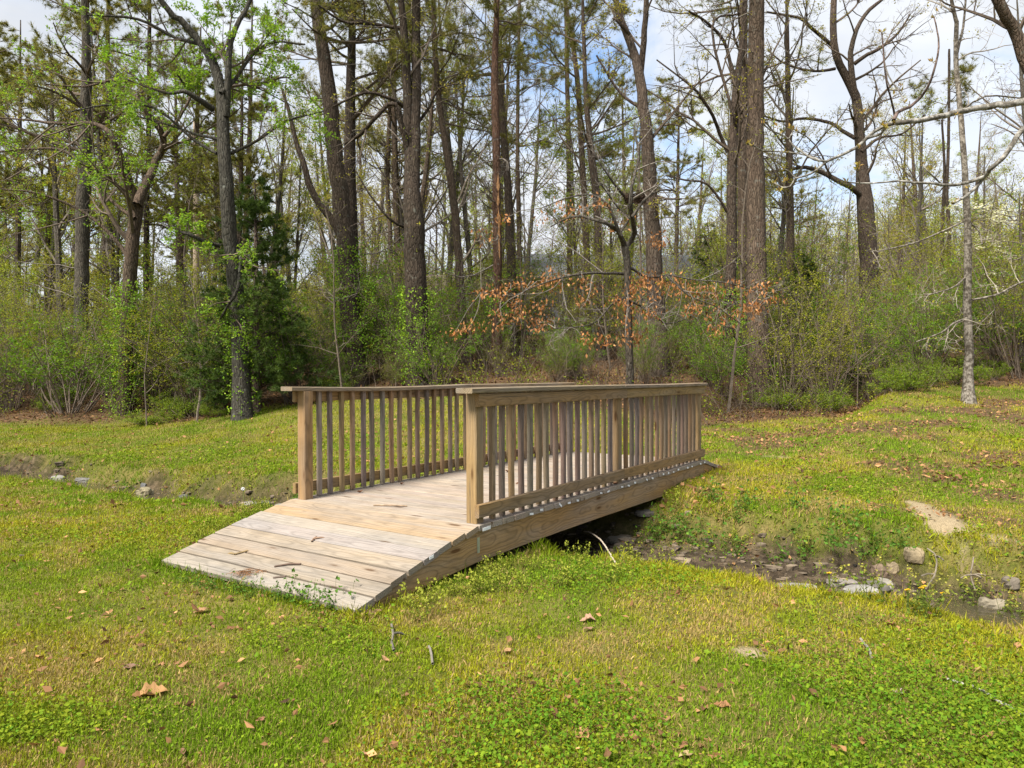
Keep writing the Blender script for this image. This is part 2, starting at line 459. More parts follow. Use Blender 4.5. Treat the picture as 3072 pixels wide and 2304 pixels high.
SC.cycles.max_bounces = 8; SC.cycles.transparent_max_bounces = 8
try: SC.cycles.use_denoising = True
except Exception: pass
# ------------------------------------------------------------------ ground sheet and water
def axis(fine0, fine1, st, far0, far1, gr=1.16):
    a = list(np.arange(fine0, fine1, st)); s = st
    while a[-1] < far1: s *= gr; a.append(a[-1] + s)
    b = []; s = st; x = fine0
    while x > far0: s *= gr; x -= s; b.append(x)
    return np.array(b[::-1] + a)
gx = axis(-9.5, 9.5, .075, -420, 420); gy = axis(1.0, 15, .075, -60, 520)
GX, GY = np.meshgrid(gx, gy); GZ = terrain(GX, GY)
g_, l_, i_, b_ = masks(GX, GY)
mb = MB(); ny, nx = GX.shape
idx = np.arange(ny * nx).reshape(ny, nx)
mb.add(np.stack([GX, GY, GZ], -1).reshape(-1, 3), np.stack([idx[:-1, :-1], idx[:-1, 1:], idx[1:, 1:], idx[1:, :-1]], -1).reshape(-1, 4),
       col=np.stack([l_, i_, b_], -1).reshape(-1, 3))
o = mb.build('ground', M_GROUND, smooth_sh=True)
tag(o, 'grassy lawn ground with a creek bed and leaf covered wooded slope', 'ground', kind='structure')
vv = np.linspace(-14, 14, 90); uu = np.linspace(.5, 3.6, 16)
mb = MB(); UU, VV = np.meshgrid(uu, vv); X, Y = fromuv(UU, VV)
idx = np.arange(X.size).reshape(X.shape)
mb.add(np.stack([X, Y, np.full_like(X, WATER)], -1).reshape(-1, 3), np.stack([idx[:-1, :-1], idx[1:, :-1], idx[1:, 1:], idx[:-1, 1:]], -1).reshape(-1, 4))
tag(mb.build('creek_water', M_WATER, smooth_sh=True), 'shallow brown creek water running under the bridge', 'water', kind='structure')

# ------------------------------------------------------------------ footbridge (local frame: x along, y across, z up from deck top)
root = empty('footbridge', (BP[0], BP[1], BZ), 0)
ang = math.atan2(BU[1], BU[0]); root.rotation_euler = (0, 0, ang)
tag(root, 'wooden footbridge with two balustrades and a plank ramp over the creek', 'footbridge')
# local y axis of a right handed frame is -BV, so across coordinate v -> y = -v
def plank(mb, p0, p1, wdir, w, h, col, ch=.004, seg=1, warp=0., tl=(0, 0, 0, 0)):
    """board along p0->p1 (given in u,v,z), width along wdir, thickness h; chamfered octagon section"""
    p0 = np.array(p0, float); p1 = np.array(p1, float); L = np.linalg.norm(p1 - p0); a = (p1 - p0) / L
    wd_ = np.array(wdir, float); wd_ = wd_ - a * (wd_ @ a); wd_ /= np.linalg.norm(wd_); hd = np.cross(a, wd_)
    hw, hh = w / 2, h / 2
    pr = np.array([(-hw + ch, -hh), (hw - ch, -hh), (hw, -hh + ch), (hw, hh - ch), (hw - ch, hh), (-hw + ch, hh), (-hw, hh - ch), (-hw, -hh + ch)])
    off = rng.uniform(-40, 40, 3); pith = rng.uniform(-1, 1, 2) * np.array([w * .35, .02]) + np.array([0, .05 * rng.choice([-1, 1])])
    V = []; G = []
    b1, b2 = rng.normal(size=2) * warp
    for i in range(seg + 1):
        t = i / seg; bow = math.sin(math.pi * t)
        c = p0 + a * L * t + wd_ * b1 * bow + hd * b2 * bow
        for (x, y) in pr:
            V.append(c + wd_ * x + hd * y); G.append((t * L + off[0], x - pith[0] + 0 * off[1], y - pith[1]))
    V = np.array(V); V[:, 1] *= -1
    q = []
    for i in range(seg):
        for k in range(8):
            q.append((i * 8 + k, i * 8 + (k + 1) % 8, (i + 1) * 8 + (k + 1) % 8, (i + 1) * 8 + k))
    n = seg * 8
    for s_, fl in ((0, 1), (n, 0)):
        for (a_, b_2, c_, d_) in ((0, 1, 2, 7), (7, 2, 3, 6), (6, 3, 4, 5)):
            f = [s_ + a_, s_ + b_2, s_ + c_, s_ + d_]
            q.append(f[::-1] if fl else f)
    G = np.array(G); G[:, 0] += 0
    # give each board its own slice of the grain field
    G[:, 0] = G[:, 0] + off[1]
    mb.add(V, q, col=col, gc=G)
def tint(base, var=.08, w=.05):
    base = np.array(base); return np.clip(base * (1 + var * rng.normal()) * (1 + w * rng.normal(size=3)), .02, .9)
DECKC = (.275, .22, .168)
PW = .1425
mb = MB()
for i in range(32):
    u0 = i * PW + PW / 2 + .001
    c = tint(DECKC, .05, .015)
    dz = rng.normal() * .0012
    plank(mb, (u0, -.008 + rng.normal() * .004, -.019 + dz), (u0 + rng.normal() * .0012, BW + .012 + rng.normal() * .006, -.019 + dz), (1, 0, 0), PW - .0065, .038, c, seg=3, warp=.0012)
mb.build('deck', M_DECK, root)
slope = np.array([-RR, 0, -RD]); SL = np.linalg.norm(slope); sd_ = slope / SL; nup = np.array([-sd_[2], 0, sd_[0]]) * -1
nup = np.array([-RD, 0, RR]) / SL
mb = MB()
rampc = [(0.248, 0.191, 0.131), (0.257, 0.178, 0.104), (0.236, 0.202, 0.167), (0.23, 0.205, 0.18), (0.239, 0.191, 0.135), (0.234, 0.185, 0.131), (0.23, 0.185, 0.14), (0.225, 0.191, 0.157)]
for i in range(8):
    bow = .020 * math.sin(math.pi * (i + .5) / 8) * (1 if i < 6 else .8)
    c0 = sd_ * (SL / 8 * (i + .5)) + nup * (bow - .019)
    plank(mb, c0 + np.array([0, -.006 + rng.normal() * .004, 0]), c0 + np.array([rng.normal() * .002, BW + .008 + rng.normal() * .005, rng.normal() * .002]), sd_, SL / 8 - .010, .038, tint(rampc[i], .03, .015), seg=4, warp=.0015)
mb.build('ramp', M_DECK, root)['label'] = 'ramp of eight wide planks sloping down to the lawn'
mb = MB(); fd = np.array([1.0, 0, -.235]); fd /= np.linalg.norm(fd); fn = np.array([.235, 0, 1.0]); fn /= np.linalg.norm(fn)
for i in range(5):
    c0 = np.array([BL, 0, 0]) + fd * (.144 * (i + .5)) - fn * .019
    plank(mb, c0 + np.array([0, rng.normal() * .004, 0]), c0 + np.array([0, BW + .01 + rng.normal() * .01, 0]), fd, .138, .038, tint(DECKC, .08, .02), seg=2)
mb.build('ramp', M_DECK, root)['label'] = 'short far ramp at the opposite end'
RIMC = (.31, .188, .074)
def slab(mb, outline, v0, v1, col):
    """board standing on edge: outline in (u,z), between v0 and v1, grain along u"""
    n = len(outline); o_ = np.array(outline); off = rng.uniform(-30, 30)
    V = np.concatenate([np.c_[o_[:, 0], np.full(n, -v0), o_[:, 1]], np.c_[o_[:, 0], np.full(n, -v1), o_[:, 1]]])
    zc = o_[:, 1].mean() + rng.uniform(-.02, .02)
    G = np.concatenate([np.c_[o_[:, 0] + off, o_[:, 1] - zc, np.full(n, .05)], np.c_[o_[:, 0] + off, o_[:, 1] - zc, np.full(n, .05 + abs(v1 - v0))]])
    q = []; t = []
    for k in range(n): q.append((k, (k + 1) % n, n + (k + 1) % n, n + k))
    h = n // 2
    for k in range(h - 1):          # outlines list the top edge then the bottom edge back, n even
        q.append((k, n - 1 - k, n - 2 - k, k + 1)); q.append((n + k, n + k + 1, n + n - 2 - k, n + n - 1 - k))
    mb.add(V, q, col=col, gc=G)
RB = -.252
for v0 in (.012, BW - .050):
    mb = MB(); us = np.linspace(.004, BL - .006, 9)
    top = [(u_, -.0395) for u_ in us]; bot = [(u_, RB + .008 * math.sin(u_ * 1.3)) for u_ in us[::-1]]
    slab(mb, top + bot, v0, v0 + .038, tint(RIMC, .03, .01))
    mb.build('rim_joist', M_WOOD, root)
for v0 in (.62, 1.25):
    mb = MB(); us = np.linspace(.004, BL - .006, 3)
    slab(mb, [(u_, -.0395) for u_ in us] + [(u_, RB) for u_ in us[::-1]], v0, v0 + .038, tint(RIMC, .05, .02)); mb.build('joist', M_WOOD, root)
for v0 in (.012, BW - .050):
    mb = MB(); n_ = 8
    top = []; bot = []
    for k in range(n_):
        t_ = k / (n_ - 1); bow = .020 * math.sin(math.pi * t_)
        p_ = sd_ * SL * t_ * .985 + nup * (bow - .0405); top.append((p_[0] - .003, p_[2]))
        bot.append((p_[0] - .003, RB * (1 - t_) + (-.325) * t_))
    slab(mb, top + bot[::-1], v0, v0 + .038, tint(RIMC, .04, .015)); mb.build('ramp_stringer', M_WOOD, root)
    mb = MB()
    top = [(BL + .002 + .17 * k, -.0415 - .235 * .17 * k) for k in range(5)]
    bot = [(u_, min(z_ - .005, RB + .045 * (u_ - BL) / .68)) for (u_, z_) in top]
    slab(mb, top + bot[::-1], v0, v0 + .038, tint(RIMC, .04, .015)); mb.build('ramp_stringer', M_WOOD, root)
POSTC = (.255, .165, .072)
Q = .034; PS = .089
UPS = (.03, 2.24, BL - .03 - PS)
for side in (0, 1):
    vo_ = Q if side == 0 else BW - Q - PS
    vc = vo_ + PS / 2
    for k, u0 in enumerate(UPS):
        mb = MB()
        plank(mb, (u0 + PS / 2, vc, .0005), (u0 + PS / 2 + rng.normal() * .003, vc, BH - .0385), (1, 0, 0), PS, PS, tint(POSTC, .05, .02), ch=.006, seg=2)
        mb.build('post', M_WOOD, root)
    # rails on the outside of the posts
    vr = (Q - .0195) if side == 0 else (BW - Q + .0195)
    RAILC = (.255, .160, .066)
    mb = MB(); plank(mb, (.012, vr, BH - .0385 - .046), (2.36, vr, BH - .0385 - .045), (0, 0, 1), .089, .037, tint(RAILC, .05, .02), seg=4, warp=.003)
    plank(mb, (2.363, vr, BH - .0385 - .045), (BL - .01, vr, BH - .0385 - .045), (0, 0, 1), .089, .037, tint(RAILC, .05, .02), seg=4, warp=.003)
    mb.build('upper_rail', M_WOOD, root)
    mb = MB(); plank(mb, (.010, vr, .090), (2.30, vr, .088), (0, 0, 1), .089, .037, tint(RAILC, .05, .02), seg=4, warp=.002)
    plank(mb, (2.303, vr, .088), (BL - .01, vr, .088), (0, 0, 1), .089, .037, tint(RAILC, .05, .02), seg=4, warp=.002)
    mb.build('lower_rail', M_WOOD, root)
    vcap = (Q + .012) if side == 0 else (BW - Q - .012)
    mb = MB()
    plank(mb, (-.088, vcap, BH - .018), (2.28, vcap, BH - .020), (0, 1, 0), .140, .036, tint((.225, .168, .105), .04, .02), ch=.006, seg=6, warp=.006)
    plank(mb, (2.284, vcap + .003, BH - .020), (BL + .02, vcap, BH - .019), (0, 1, 0), .140, .036, tint((.225, .168, .105), .04, .02), ch=.006, seg=5, warp=.004)
    mb.build('cap_rail', M_WOOD, root)
    vb = (Q + .0195) if side == 0 else (BW - Q - .0195)
    for (a_, b_2) in ((UPS[0] + PS, UPS[1]), (UPS[1] + PS, UPS[2])):
        nb_ = 16
        for k in range(nb_):
            ub = a_ + (b_2 - a_) * (k + 1) / (nb_ + 1) + rng.normal() * .004
            mb = MB()
            bc = [(.215, .14, .082), (.175, .122, .09), (.235, .148, .075), (.19, .148, .115)][rng.integers(4)]
            plank(mb, (ub + rng.normal() * .003, vb + rng.normal() * .001, .003 + abs(rng.normal()) * .004), (ub + rng.normal() * .004, vb, BH - .0395), (1, 0, 0), .037, .0368, tint(bc, .10, .04), ch=.004, seg=3, warp=.004)
            mb.build('baluster', M_WOOD, root)
# paper tags stapled to the board ends, metal strap at the joint
for k, i in enumerate([0, 4, 5, 7, 8, 9, 12, 13, 15, 16, 17, 19, 20, 22, 23, 24, 25, 27, 28, 30, 31, -2]):
    mb = MB(); w_ = rng.uniform(.015, .027); hgt = rng.uniform(.013, .019); tl = rng.normal() * .18 - .12
    if i >= 0: c0 = np.array([i * PW + PW * .5, -(BW + .024), -.027 + rng.normal() * .004])
    else: c0 = np.array([-.50, -(BW + .020), -.115])
    if k == 0: w_, hgt, c0[2] = .045, .022, -.040
    du = np.array([math.cos(tl), 0, math.sin(tl)]) * w_; dz_ = np.array([-math.sin(tl) * .3, -.006, 1]) * hgt
    th = np.array([0, .0016, 0])
    V = [c0 - du, c0 + du, c0 + du + dz_, c0 - du + dz_]; V = V + [p + th for p in V]
    # bent forward along the middle
    mb.add(V, [(0, 1, 2, 3), (7, 6, 5, 4), (0, 4, 5, 1), (1, 5, 6, 2), (2, 6, 7, 3), (3, 7, 4, 0)])
    mb.build('paper_tag', M_TAG, root)
mb = MB()
V = np.array([(x, y, z) for z in (-.19, -.085) for (x, y) in ((.008, -(BW - .013)), (.034, -(BW - .013)), (.034, -(BW - .009)), (.008, -(BW - .009)))])
mb.add(V, [(0, 1, 5, 4), (1, 2, 6, 5), (2, 3, 7, 6), (3, 0, 4, 7), (0, 3, 2, 1), (4, 5, 6, 7)]); mb.build('metal_strap', M_METAL, root)
rng = np.random.default_rng(101)
# ------------------------------------------------------------------ lawn: blades and small round weeds
def under_bridge(X, Y, m=.012):
    u, v = uv(X, Y)
    a = (u > -RR + .012) & (u < BL + .70) & (v > -m) & (v < BW + m)
    return a
def scatter_lawn(N, y0, y1, p=1.3):
    """positions over the visible wedge, density falling with distance"""
    r = rng.random(N); e = 1 - p + 1e-4
    Y = (y0 ** e + r * (y1 ** e - y0 ** e)) ** (1 / e)
    X = rng.uniform(-1, 1, N) * (.80 * Y + 1.7)
    return X, Y
def lawn_color(X, Y):
    a = fbm(X * .8, Y * .8, 4); b = fbm(X * 2.6 + 50, Y * 2.6, 3)
    return a, b
Xg, Yg = scatter_lawn(1750000, 1.7, 19.5, 1.12)
gm, lm, im, bm = masks(Xg, Yg)
un, vn = uv(Xg, Yg); cn_ = creek(vn)
keep = rng.random(len(Xg)) < gm * (.55 + .45 * smooth(.34, .54, fbm(Xg * 2.3 + 11, Yg * 2.3, 5)))
keep &= ~under_bridge(Xg, Yg)
Xg, Yg = Xg[keep], Yg[keep]
Zg = terrain(Xg, Yg)
N = len(Xg); a_, b_n = lawn_color(Xg, Yg); a_ = smooth(.30, .68, a_ + .5 * (b_n - .5))
sc = np.maximum(1, Yg / 4.2) ** .62
un, vn = uv(Xg, Yg); ccs = creek(vn)
edgeb = np.exp(-((np.abs(vn - BW / 2) - BW / 2) / .07) ** 2) * (un > -RR - .1) * (un < .9) + np.exp(-((un + RR) / .05) ** 2) * (np.abs(vn - BW / 2) < BW / 2 + .1)
bank = 1.1 * edgeb + np.exp(-((un - ccs[0] - .15) / .22) ** 2) + .7 * np.exp(-((un - ccs[3] + .1) / .25) ** 2)
hgt = rng.gamma(5, .0037, N) * (1 + 1.1 * bank) * sc * np.where(Yg > 11, .9, 1)
az = rng.random(N) * 6.283; lean = rng.normal(size=N) * .55 + .25
wd2 = rng.uniform(.0017, .0034, N) * sc
tip = np.stack([np.cos(az) * np.sin(lean), np.sin(az) * np.sin(lean), np.cos(lean)], 1) * hgt[:, None]
side = np.stack([-np.sin(az + rng.normal(size=N) * .8), np.cos(az), np.zeros(N)], 1) * wd2[:, None]
b0 = np.stack([Xg, Yg, Zg - .004], 1)
V = np.stack([b0 - side, b0 + side, b0 + tip * np.array([.55, .55, .7]) + side * .7, b0 + tip], 1)
gcol = np.array([.125, .202, .010])[None] * (1 - a_[:, None]) * 1.1 + np.array([.265, .255, .016])[None] * a_[:, None] * 1.1
dry = rng.random(N) < np.clip(.20 + 1.9 * (b_n - .50), .06, .75)
gcol = np.where(dry[:, None], np.array([.33, .24, .095])[None], gcol) * (1 + .22 * rng.normal(size=(N, 1)))
farl = smooth(-1, -4, Xg) * smooth(7, 9.5, Yg)
gcol = gcol * (1 - .25 * farl[:, None]) + np.array([.15, .23, .014])[None] * .25 * farl[:, None]
mb = MB(); mb.add(V.reshape(-1, 3), np.arange(N * 4).reshape(N, 4), col=np.repeat(np.clip(gcol, .01, .6), 4, 0))
tag(mb.build('grass', M_GRASS), 'short yellow green grass over the whole lawn', 'grass', kind='stuff')

# clover and small weeds: little leaves lying nearly flat in patches
Xc, Yc = scatter_lawn(1050000, 1.7, 13, 1.4)
gm, lm, im, bm = masks(Xc, Yc)
patch = fbm(Xc * 1.1 + 80, Yc * 1.1 + 13, 4)
d_f = np.exp(-(((Xc - .55) / 1.3) ** 2 + ((Yc - 2.75) / .55) ** 2)) + .8 * np.exp(-(((Xc - .35) / .9) ** 2 + ((Yc - 4.55) / .45) ** 2)) + .3 * np.exp(-(((Xc - 1.9) / .9) ** 2 + ((Yc - 2.7) / .5) ** 2))
keep = (rng.random(len(Xc)) < gm * np.clip(.07 + 2.2 * (patch - .53) + .40 * d_f, .02, .7)) & ~under_bridge(Xc, Yc)
Xc, Yc = Xc[keep], Yc[keep]; patch = patch[keep]; d_f = d_f[keep]
N = len(Xc); Zc = terrain(Xc, Yc)
sc = np.maximum(1, Yc / 4.2) ** .75
hg = np.abs(rng.gamma(3, .008, N)) * (1 + .5 * d_f)
pos = np.stack([Xc, Yc, Zc + hg], 1)
mixf = np.clip(rng.normal(size=N) * .28 + .62 - .40 * d_f, 0, 1)[:, None]
col = np.array([.080, .175, .012])[None] * (1 - mixf) + np.array([.205, .24, .016])[None] * mixf
col = np.clip(col * (1 + .15 * rng.normal(size=(N, 1))), .01, .5)
v, q, c = leaf_quads(pos, rng.gamma(6, .0019, N) * sc, col, flat=.55, aspect=.85)
mb = MB(); mb.add(v, q, col=c)
tag(mb.build('clover', M_GRASS), 'low clover and round leaved weeds in patches through the lawn', 'ground cover', kind='stuff')

# fallen oak leaves lying thickly on the slope and thinly on the lawn
Xl, Yl = scatter_lawn(150000, 1.8, 34, 1.0)
gm, lm, im, bm = masks(Xl, Yl)
sp = smooth(.5, .72, fbm(Xl * 1.7 + 61, Yl * 1.7, 3))
u_, v_ = uv(Xl, Yl); cc = creek(v_)
keep = rng.random(len(Xl)) < np.clip(np.where(Yl > lawn_edge(Xl, Yl) - .4, lm * .85, lm * .38) + .16 * sp + .045 + .25 * im * smooth(.45, .6, sp) + .45 * np.exp(-((u_ - cc[3] - .05) / .45) ** 2) * smooth(.46, .6, fbm(Xl * 2.2, Yl * 2.2, 3)) * (v_ > 1.5), 0, 1) * np.where(Yl < 6, .55, 1)
keep &= ~under_bridge(Xl, Yl, .05) & ~((u_ > cc[1] + .1) & (u_ < cc[2] - .1))
Xl, Yl = Xl[keep], Yl[keep]; N = len(Xl)
sz = rng.uniform(.03, .08, N) * np.maximum(1, Yl / 12) ** .6 * np.where(Yl < 7, rng.uniform(.25, .8, N), 1)
pos = np.stack([Xl, Yl, terrain(Xl, Yl) + rng.uniform(.006, .035, N)], 1)
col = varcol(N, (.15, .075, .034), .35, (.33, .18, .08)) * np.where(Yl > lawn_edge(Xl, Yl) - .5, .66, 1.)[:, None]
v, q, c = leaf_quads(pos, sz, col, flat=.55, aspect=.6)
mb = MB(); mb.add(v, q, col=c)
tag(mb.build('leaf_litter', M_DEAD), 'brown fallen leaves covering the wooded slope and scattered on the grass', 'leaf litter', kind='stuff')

# ------------------------------------------------------------------ trees
def resample(P, step):
    P = np.asarray(P, float)
    if len(P) > 2:                      # Catmull-Rom
        Q = np.vstack([2 * P[0] - P[1], P, 2 * P[-1] - P[-2]]); out = []
        for i in range(1, len(Q) - 2):
            L = np.linalg.norm(Q[i + 1, :3] - Q[i, :3]); n = max(2, int(L / step))
            for t in np.linspace(0, 1, n, endpoint=False)[:, None]:
                a, b, c, d = Q[i - 1], Q[i], Q[i + 1], Q[i + 2]
                out.append((.5 * ((2 * b) + (-a + c) * t + (2 * a - 5 * b + 4 * c - d) * t * t + (-a + 3 * b - 3 * c + d) * t ** 3)))
        out = np.array([np.ravel(o_) for o_ in out]); out = np.vstack([out, P[-1]])
        return out
    n = max(3, int(np.linalg.norm(P[1, :3] - P[0, :3]) / step))
    return P[0] + (P[1] - P[0]) * np.linspace(0, 1, n)[:, None]

def line3(pts, Y, base=False, top=None, dj=.0):
    """layout points (x, y, width) at distance Y -> (n,4) xyz radius"""
    out = []
    ph = rng.uniform(0, 6)
    for k, (x, y, w) in enumerate(pts):
        Yk = Y + dj * math.sin(ph + k * .9)
        p = wpt(x, y, Yk)
        if base and k == 0: p[2] = float(terrain(p[0], p[1])) - .12
        out.append([*p, w / 2 / F * Y])
    out = np.array(out)
    if base:                            # keep only points above the ground
        z0 = out[0, 2]; out = np.vstack([out[:1], out[1:][out[1:, 2] > z0 + .4]])
    if top is not None and out[-1, 2] < top:
        d = out[-1, :3] - out[-2, :3]; d = d / np.linalg.norm(d); d = d * .6 + np.array([0, 0, .4]); d /= np.linalg.norm(d)
        L = (top - out[-1, 2]) / max(d[2], .3)
        out = np.vstack([out, [*(out[-1, :3] + d * L * .5), out[-1, 3] * .65], [*(out[-1, :3] + d * L), .025]])
    return out
def trunk_geo(mb, poly, col, sides=10, flare=1.35, step=.3, bump=.06):
    R = resample(poly, step); n = len(R)
    R[1:-1, :3] += rng.normal(size=(n - 2, 3)) * bump * R[1:-1, 3:4]
    rad = np.maximum(R[:, 3], .006).copy()
    z = R[:, 2] - R[0, 2]
    rad *= 1 + (flare - 1) * np.exp(-z / .35)
    v, q = tube_batch(R[None, :, :3], rad[None], sides)
    cc = np.asarray(col)[None] * (1 + .06 * rng.normal(size=(n, 1)))
    mb.add(v, q, col=np.repeat(np.clip(cc, .01, .8), sides, 0))
    return R
def starts_on(R, n, zlo, zhi, ang=(.9, 1.4), up=0, rr=.4, L=(1.5, 3), face=None):
    z = rng.uniform(zlo, zhi, n); i = np.clip(np.searchsorted(R[:, 2], z), 1, len(R) - 1)
    f = ((z - R[i - 1, 2]) / np.maximum(R[i, 2] - R[i - 1, 2], 1e-3))[:, None].clip(0, 1)
    p = R[i - 1] * (1 - f) + R[i] * f
    az = rng.random(n) * 6.283; el = np.pi / 2 - rng.uniform(ang[0], ang[1], n)
    D = np.stack([np.cos(az) * np.cos(el), np.sin(az) * np.cos(el), np.sin(el)], 1)
    return p[:, :3], D, rng.uniform(L[0], L[1], n), np.minimum(p[:, 3] * rr, .07)

BARKC = {'dark': (.062, .046, .034), 'mid': (.095, .07, .053), 'red': (.11, .062, .042), 'gray': (.105, .09, .072), 'pale': (.225, .20, .165), 'lichen': (.066, .060, .048), 'warm': (.12, .086, .062)}
TWC = (.105, .08, .06)

def twigs(mbT, P, R, m2=5, m3=4, m4=3, r1=.5, r2=.5, col=TWC, up=.03, fine=True, ang=(.5, 1.2)):
    """three orders of branches on given limb polylines; returns twig tip polylines"""
    S, D, L, r = children(P, R, m2, .2, 1, ang, r1, .6, .35)
    P2, R2 = grow(S, D, L, np.maximum(r, .006), 6, .16, up)
    v, q = tube_batch(P2, R2, 4); mbT.add(v, q, col=varcol(len(v), col, .0))
    S, D, L, r = children(P2, R2, m3, .2, 1, ang, r2, .65, .2)
    P3, R3 = grow(S, D, L, np.maximum(r, .004), 5, .2, up)
    v, q = tube_batch(P3, R3, 3); mbT.add(v, q, col=col)
    if not fine: return P3, R3, P2
    S, D, L, r = children(P3, R3, m4, .2, 1, ang, .6, .7, .12)
    P4, R4 = grow(S, D, L, np.maximum(r, .003), 4, .22, up)
    v, q = tube_batch(P4, R4, 3); mbT.add(v, q, col=np.asarray(col) * 1.15)
    return P4, R4, P3
def leaves_on(mbL, P, per, size, base, hue, spread=.06, flat=.3, frac=1.0, aspect=.5):
    B, n, _ = P.shape
    if frac < 1:
        k = rng.random(B) < frac; P = P[k]; B = len(P)
    if B == 0: return
    t = rng.random((B, per)) * (n - 1); i = np.minimum(t.astype(int), n - 2); f = (t - i)[..., None]; bi = np.arange(B)[:, None]
    pos = (P[bi, i] * (1 - f) + P[bi, i + 1] * f).reshape(-1, 3) + rng.normal(size=(B * per, 3)) * spread
    N = len(pos)
    v, q, c = leaf_quads(pos, rng.uniform(size[0], size[1], N), varcol(N, base, .22, hue), flat, aspect)
    mbL.add(v, q, col=c)
def needles_on(mbL, P, per=3, k=9, ln=(.10, .21), base=(.135, .16, .030), hue=(.20, .165, .045), wid=.0055):
    """tufts of needles near branch ends"""
    B, n, _ = P.shape
    t = (.35 + .65 * rng.random((B, per))) * (n - 1); i = np.minimum(t.astype(int), n - 2); f = (t - i)[..., None]; bi = np.arange(B)[:, None]
    pos = (P[bi, i] * (1 - f) + P[bi, i + 1] * f).reshape(-1, 3); ax = nrm(P[bi, i + 1] - P[bi, i]).reshape(-1, 3)
    M = len(pos); tc_ = varcol(M, base, .25, hue)
    pos = np.repeat(pos, k, 0); d = nrm(np.repeat(ax, k, 0) * .5 + rng.normal(size=(M * k, 3)) * .6)
    l = rng.uniform(ln[0], ln[1], (M * k, 1)); o = nrm(np.cross(d, rng.normal(size=d.shape))) * wid
    V = np.stack([pos - o, pos + o, pos + d * l], 1)
    mbL.add(V.reshape(-1, 3), t=np.arange(M * k * 3).reshape(-1, 3), col=np.repeat(np.repeat(tc_, k, 0), 3, 0))

SPRING = ((.23, .29, .02), (.32, .32, .035))
YEL = ((.28, .28, .03), (.32, .26, .05))
GREEN = ((.15, .30, .02), (.26, .36, .03))

def finish(name, base, label, cat, group, trunk, crown=None, branches=None, bark=M_BARK, leafm=M_LEAF, crown_name='foliage', extra=()):
    r = empty(name, base); tag(r, label, cat, group)
    if trunk is not None and trunk.n: trunk.build('trunk', bark, r, smooth_sh=True, origin=base)
    if branches is not None and branches.n: branches.build('crown', M_TWIG, r, origin=base)
    if crown is not None and crown.n: crown.build(crown_name, leafm, r, origin=base)
    for (nm, m_, mt) in extra:
        if m_.n: m_.build(nm, mt, r, origin=base)
    return r

def ivy(R, z0, z1, n, spread=.10, base=GREEN[0], hue=GREEN[1]):
    m = MB(); z = R[0, 2] + rng.uniform(z0, z1, n) ** 1.0
    i = np.clip(np.searchsorted(R[:, 2], z), 1, len(R) - 1); p = R[i]
    az = rng.random(n) * 6.283; rr_ = p[:, 3] * 1.1 + np.abs(rng.normal(size=n)) * spread
    pos = np.stack([p[:, 0] + np.cos(az) * rr_, p[:, 1] + np.sin(az) * rr_, z], 1)
    v, q, c = leaf_quads(pos, rng.uniform(.04, .075, n), varcol(n, base, .3, hue), .2, .6); m.add(v, q, col=c); return m

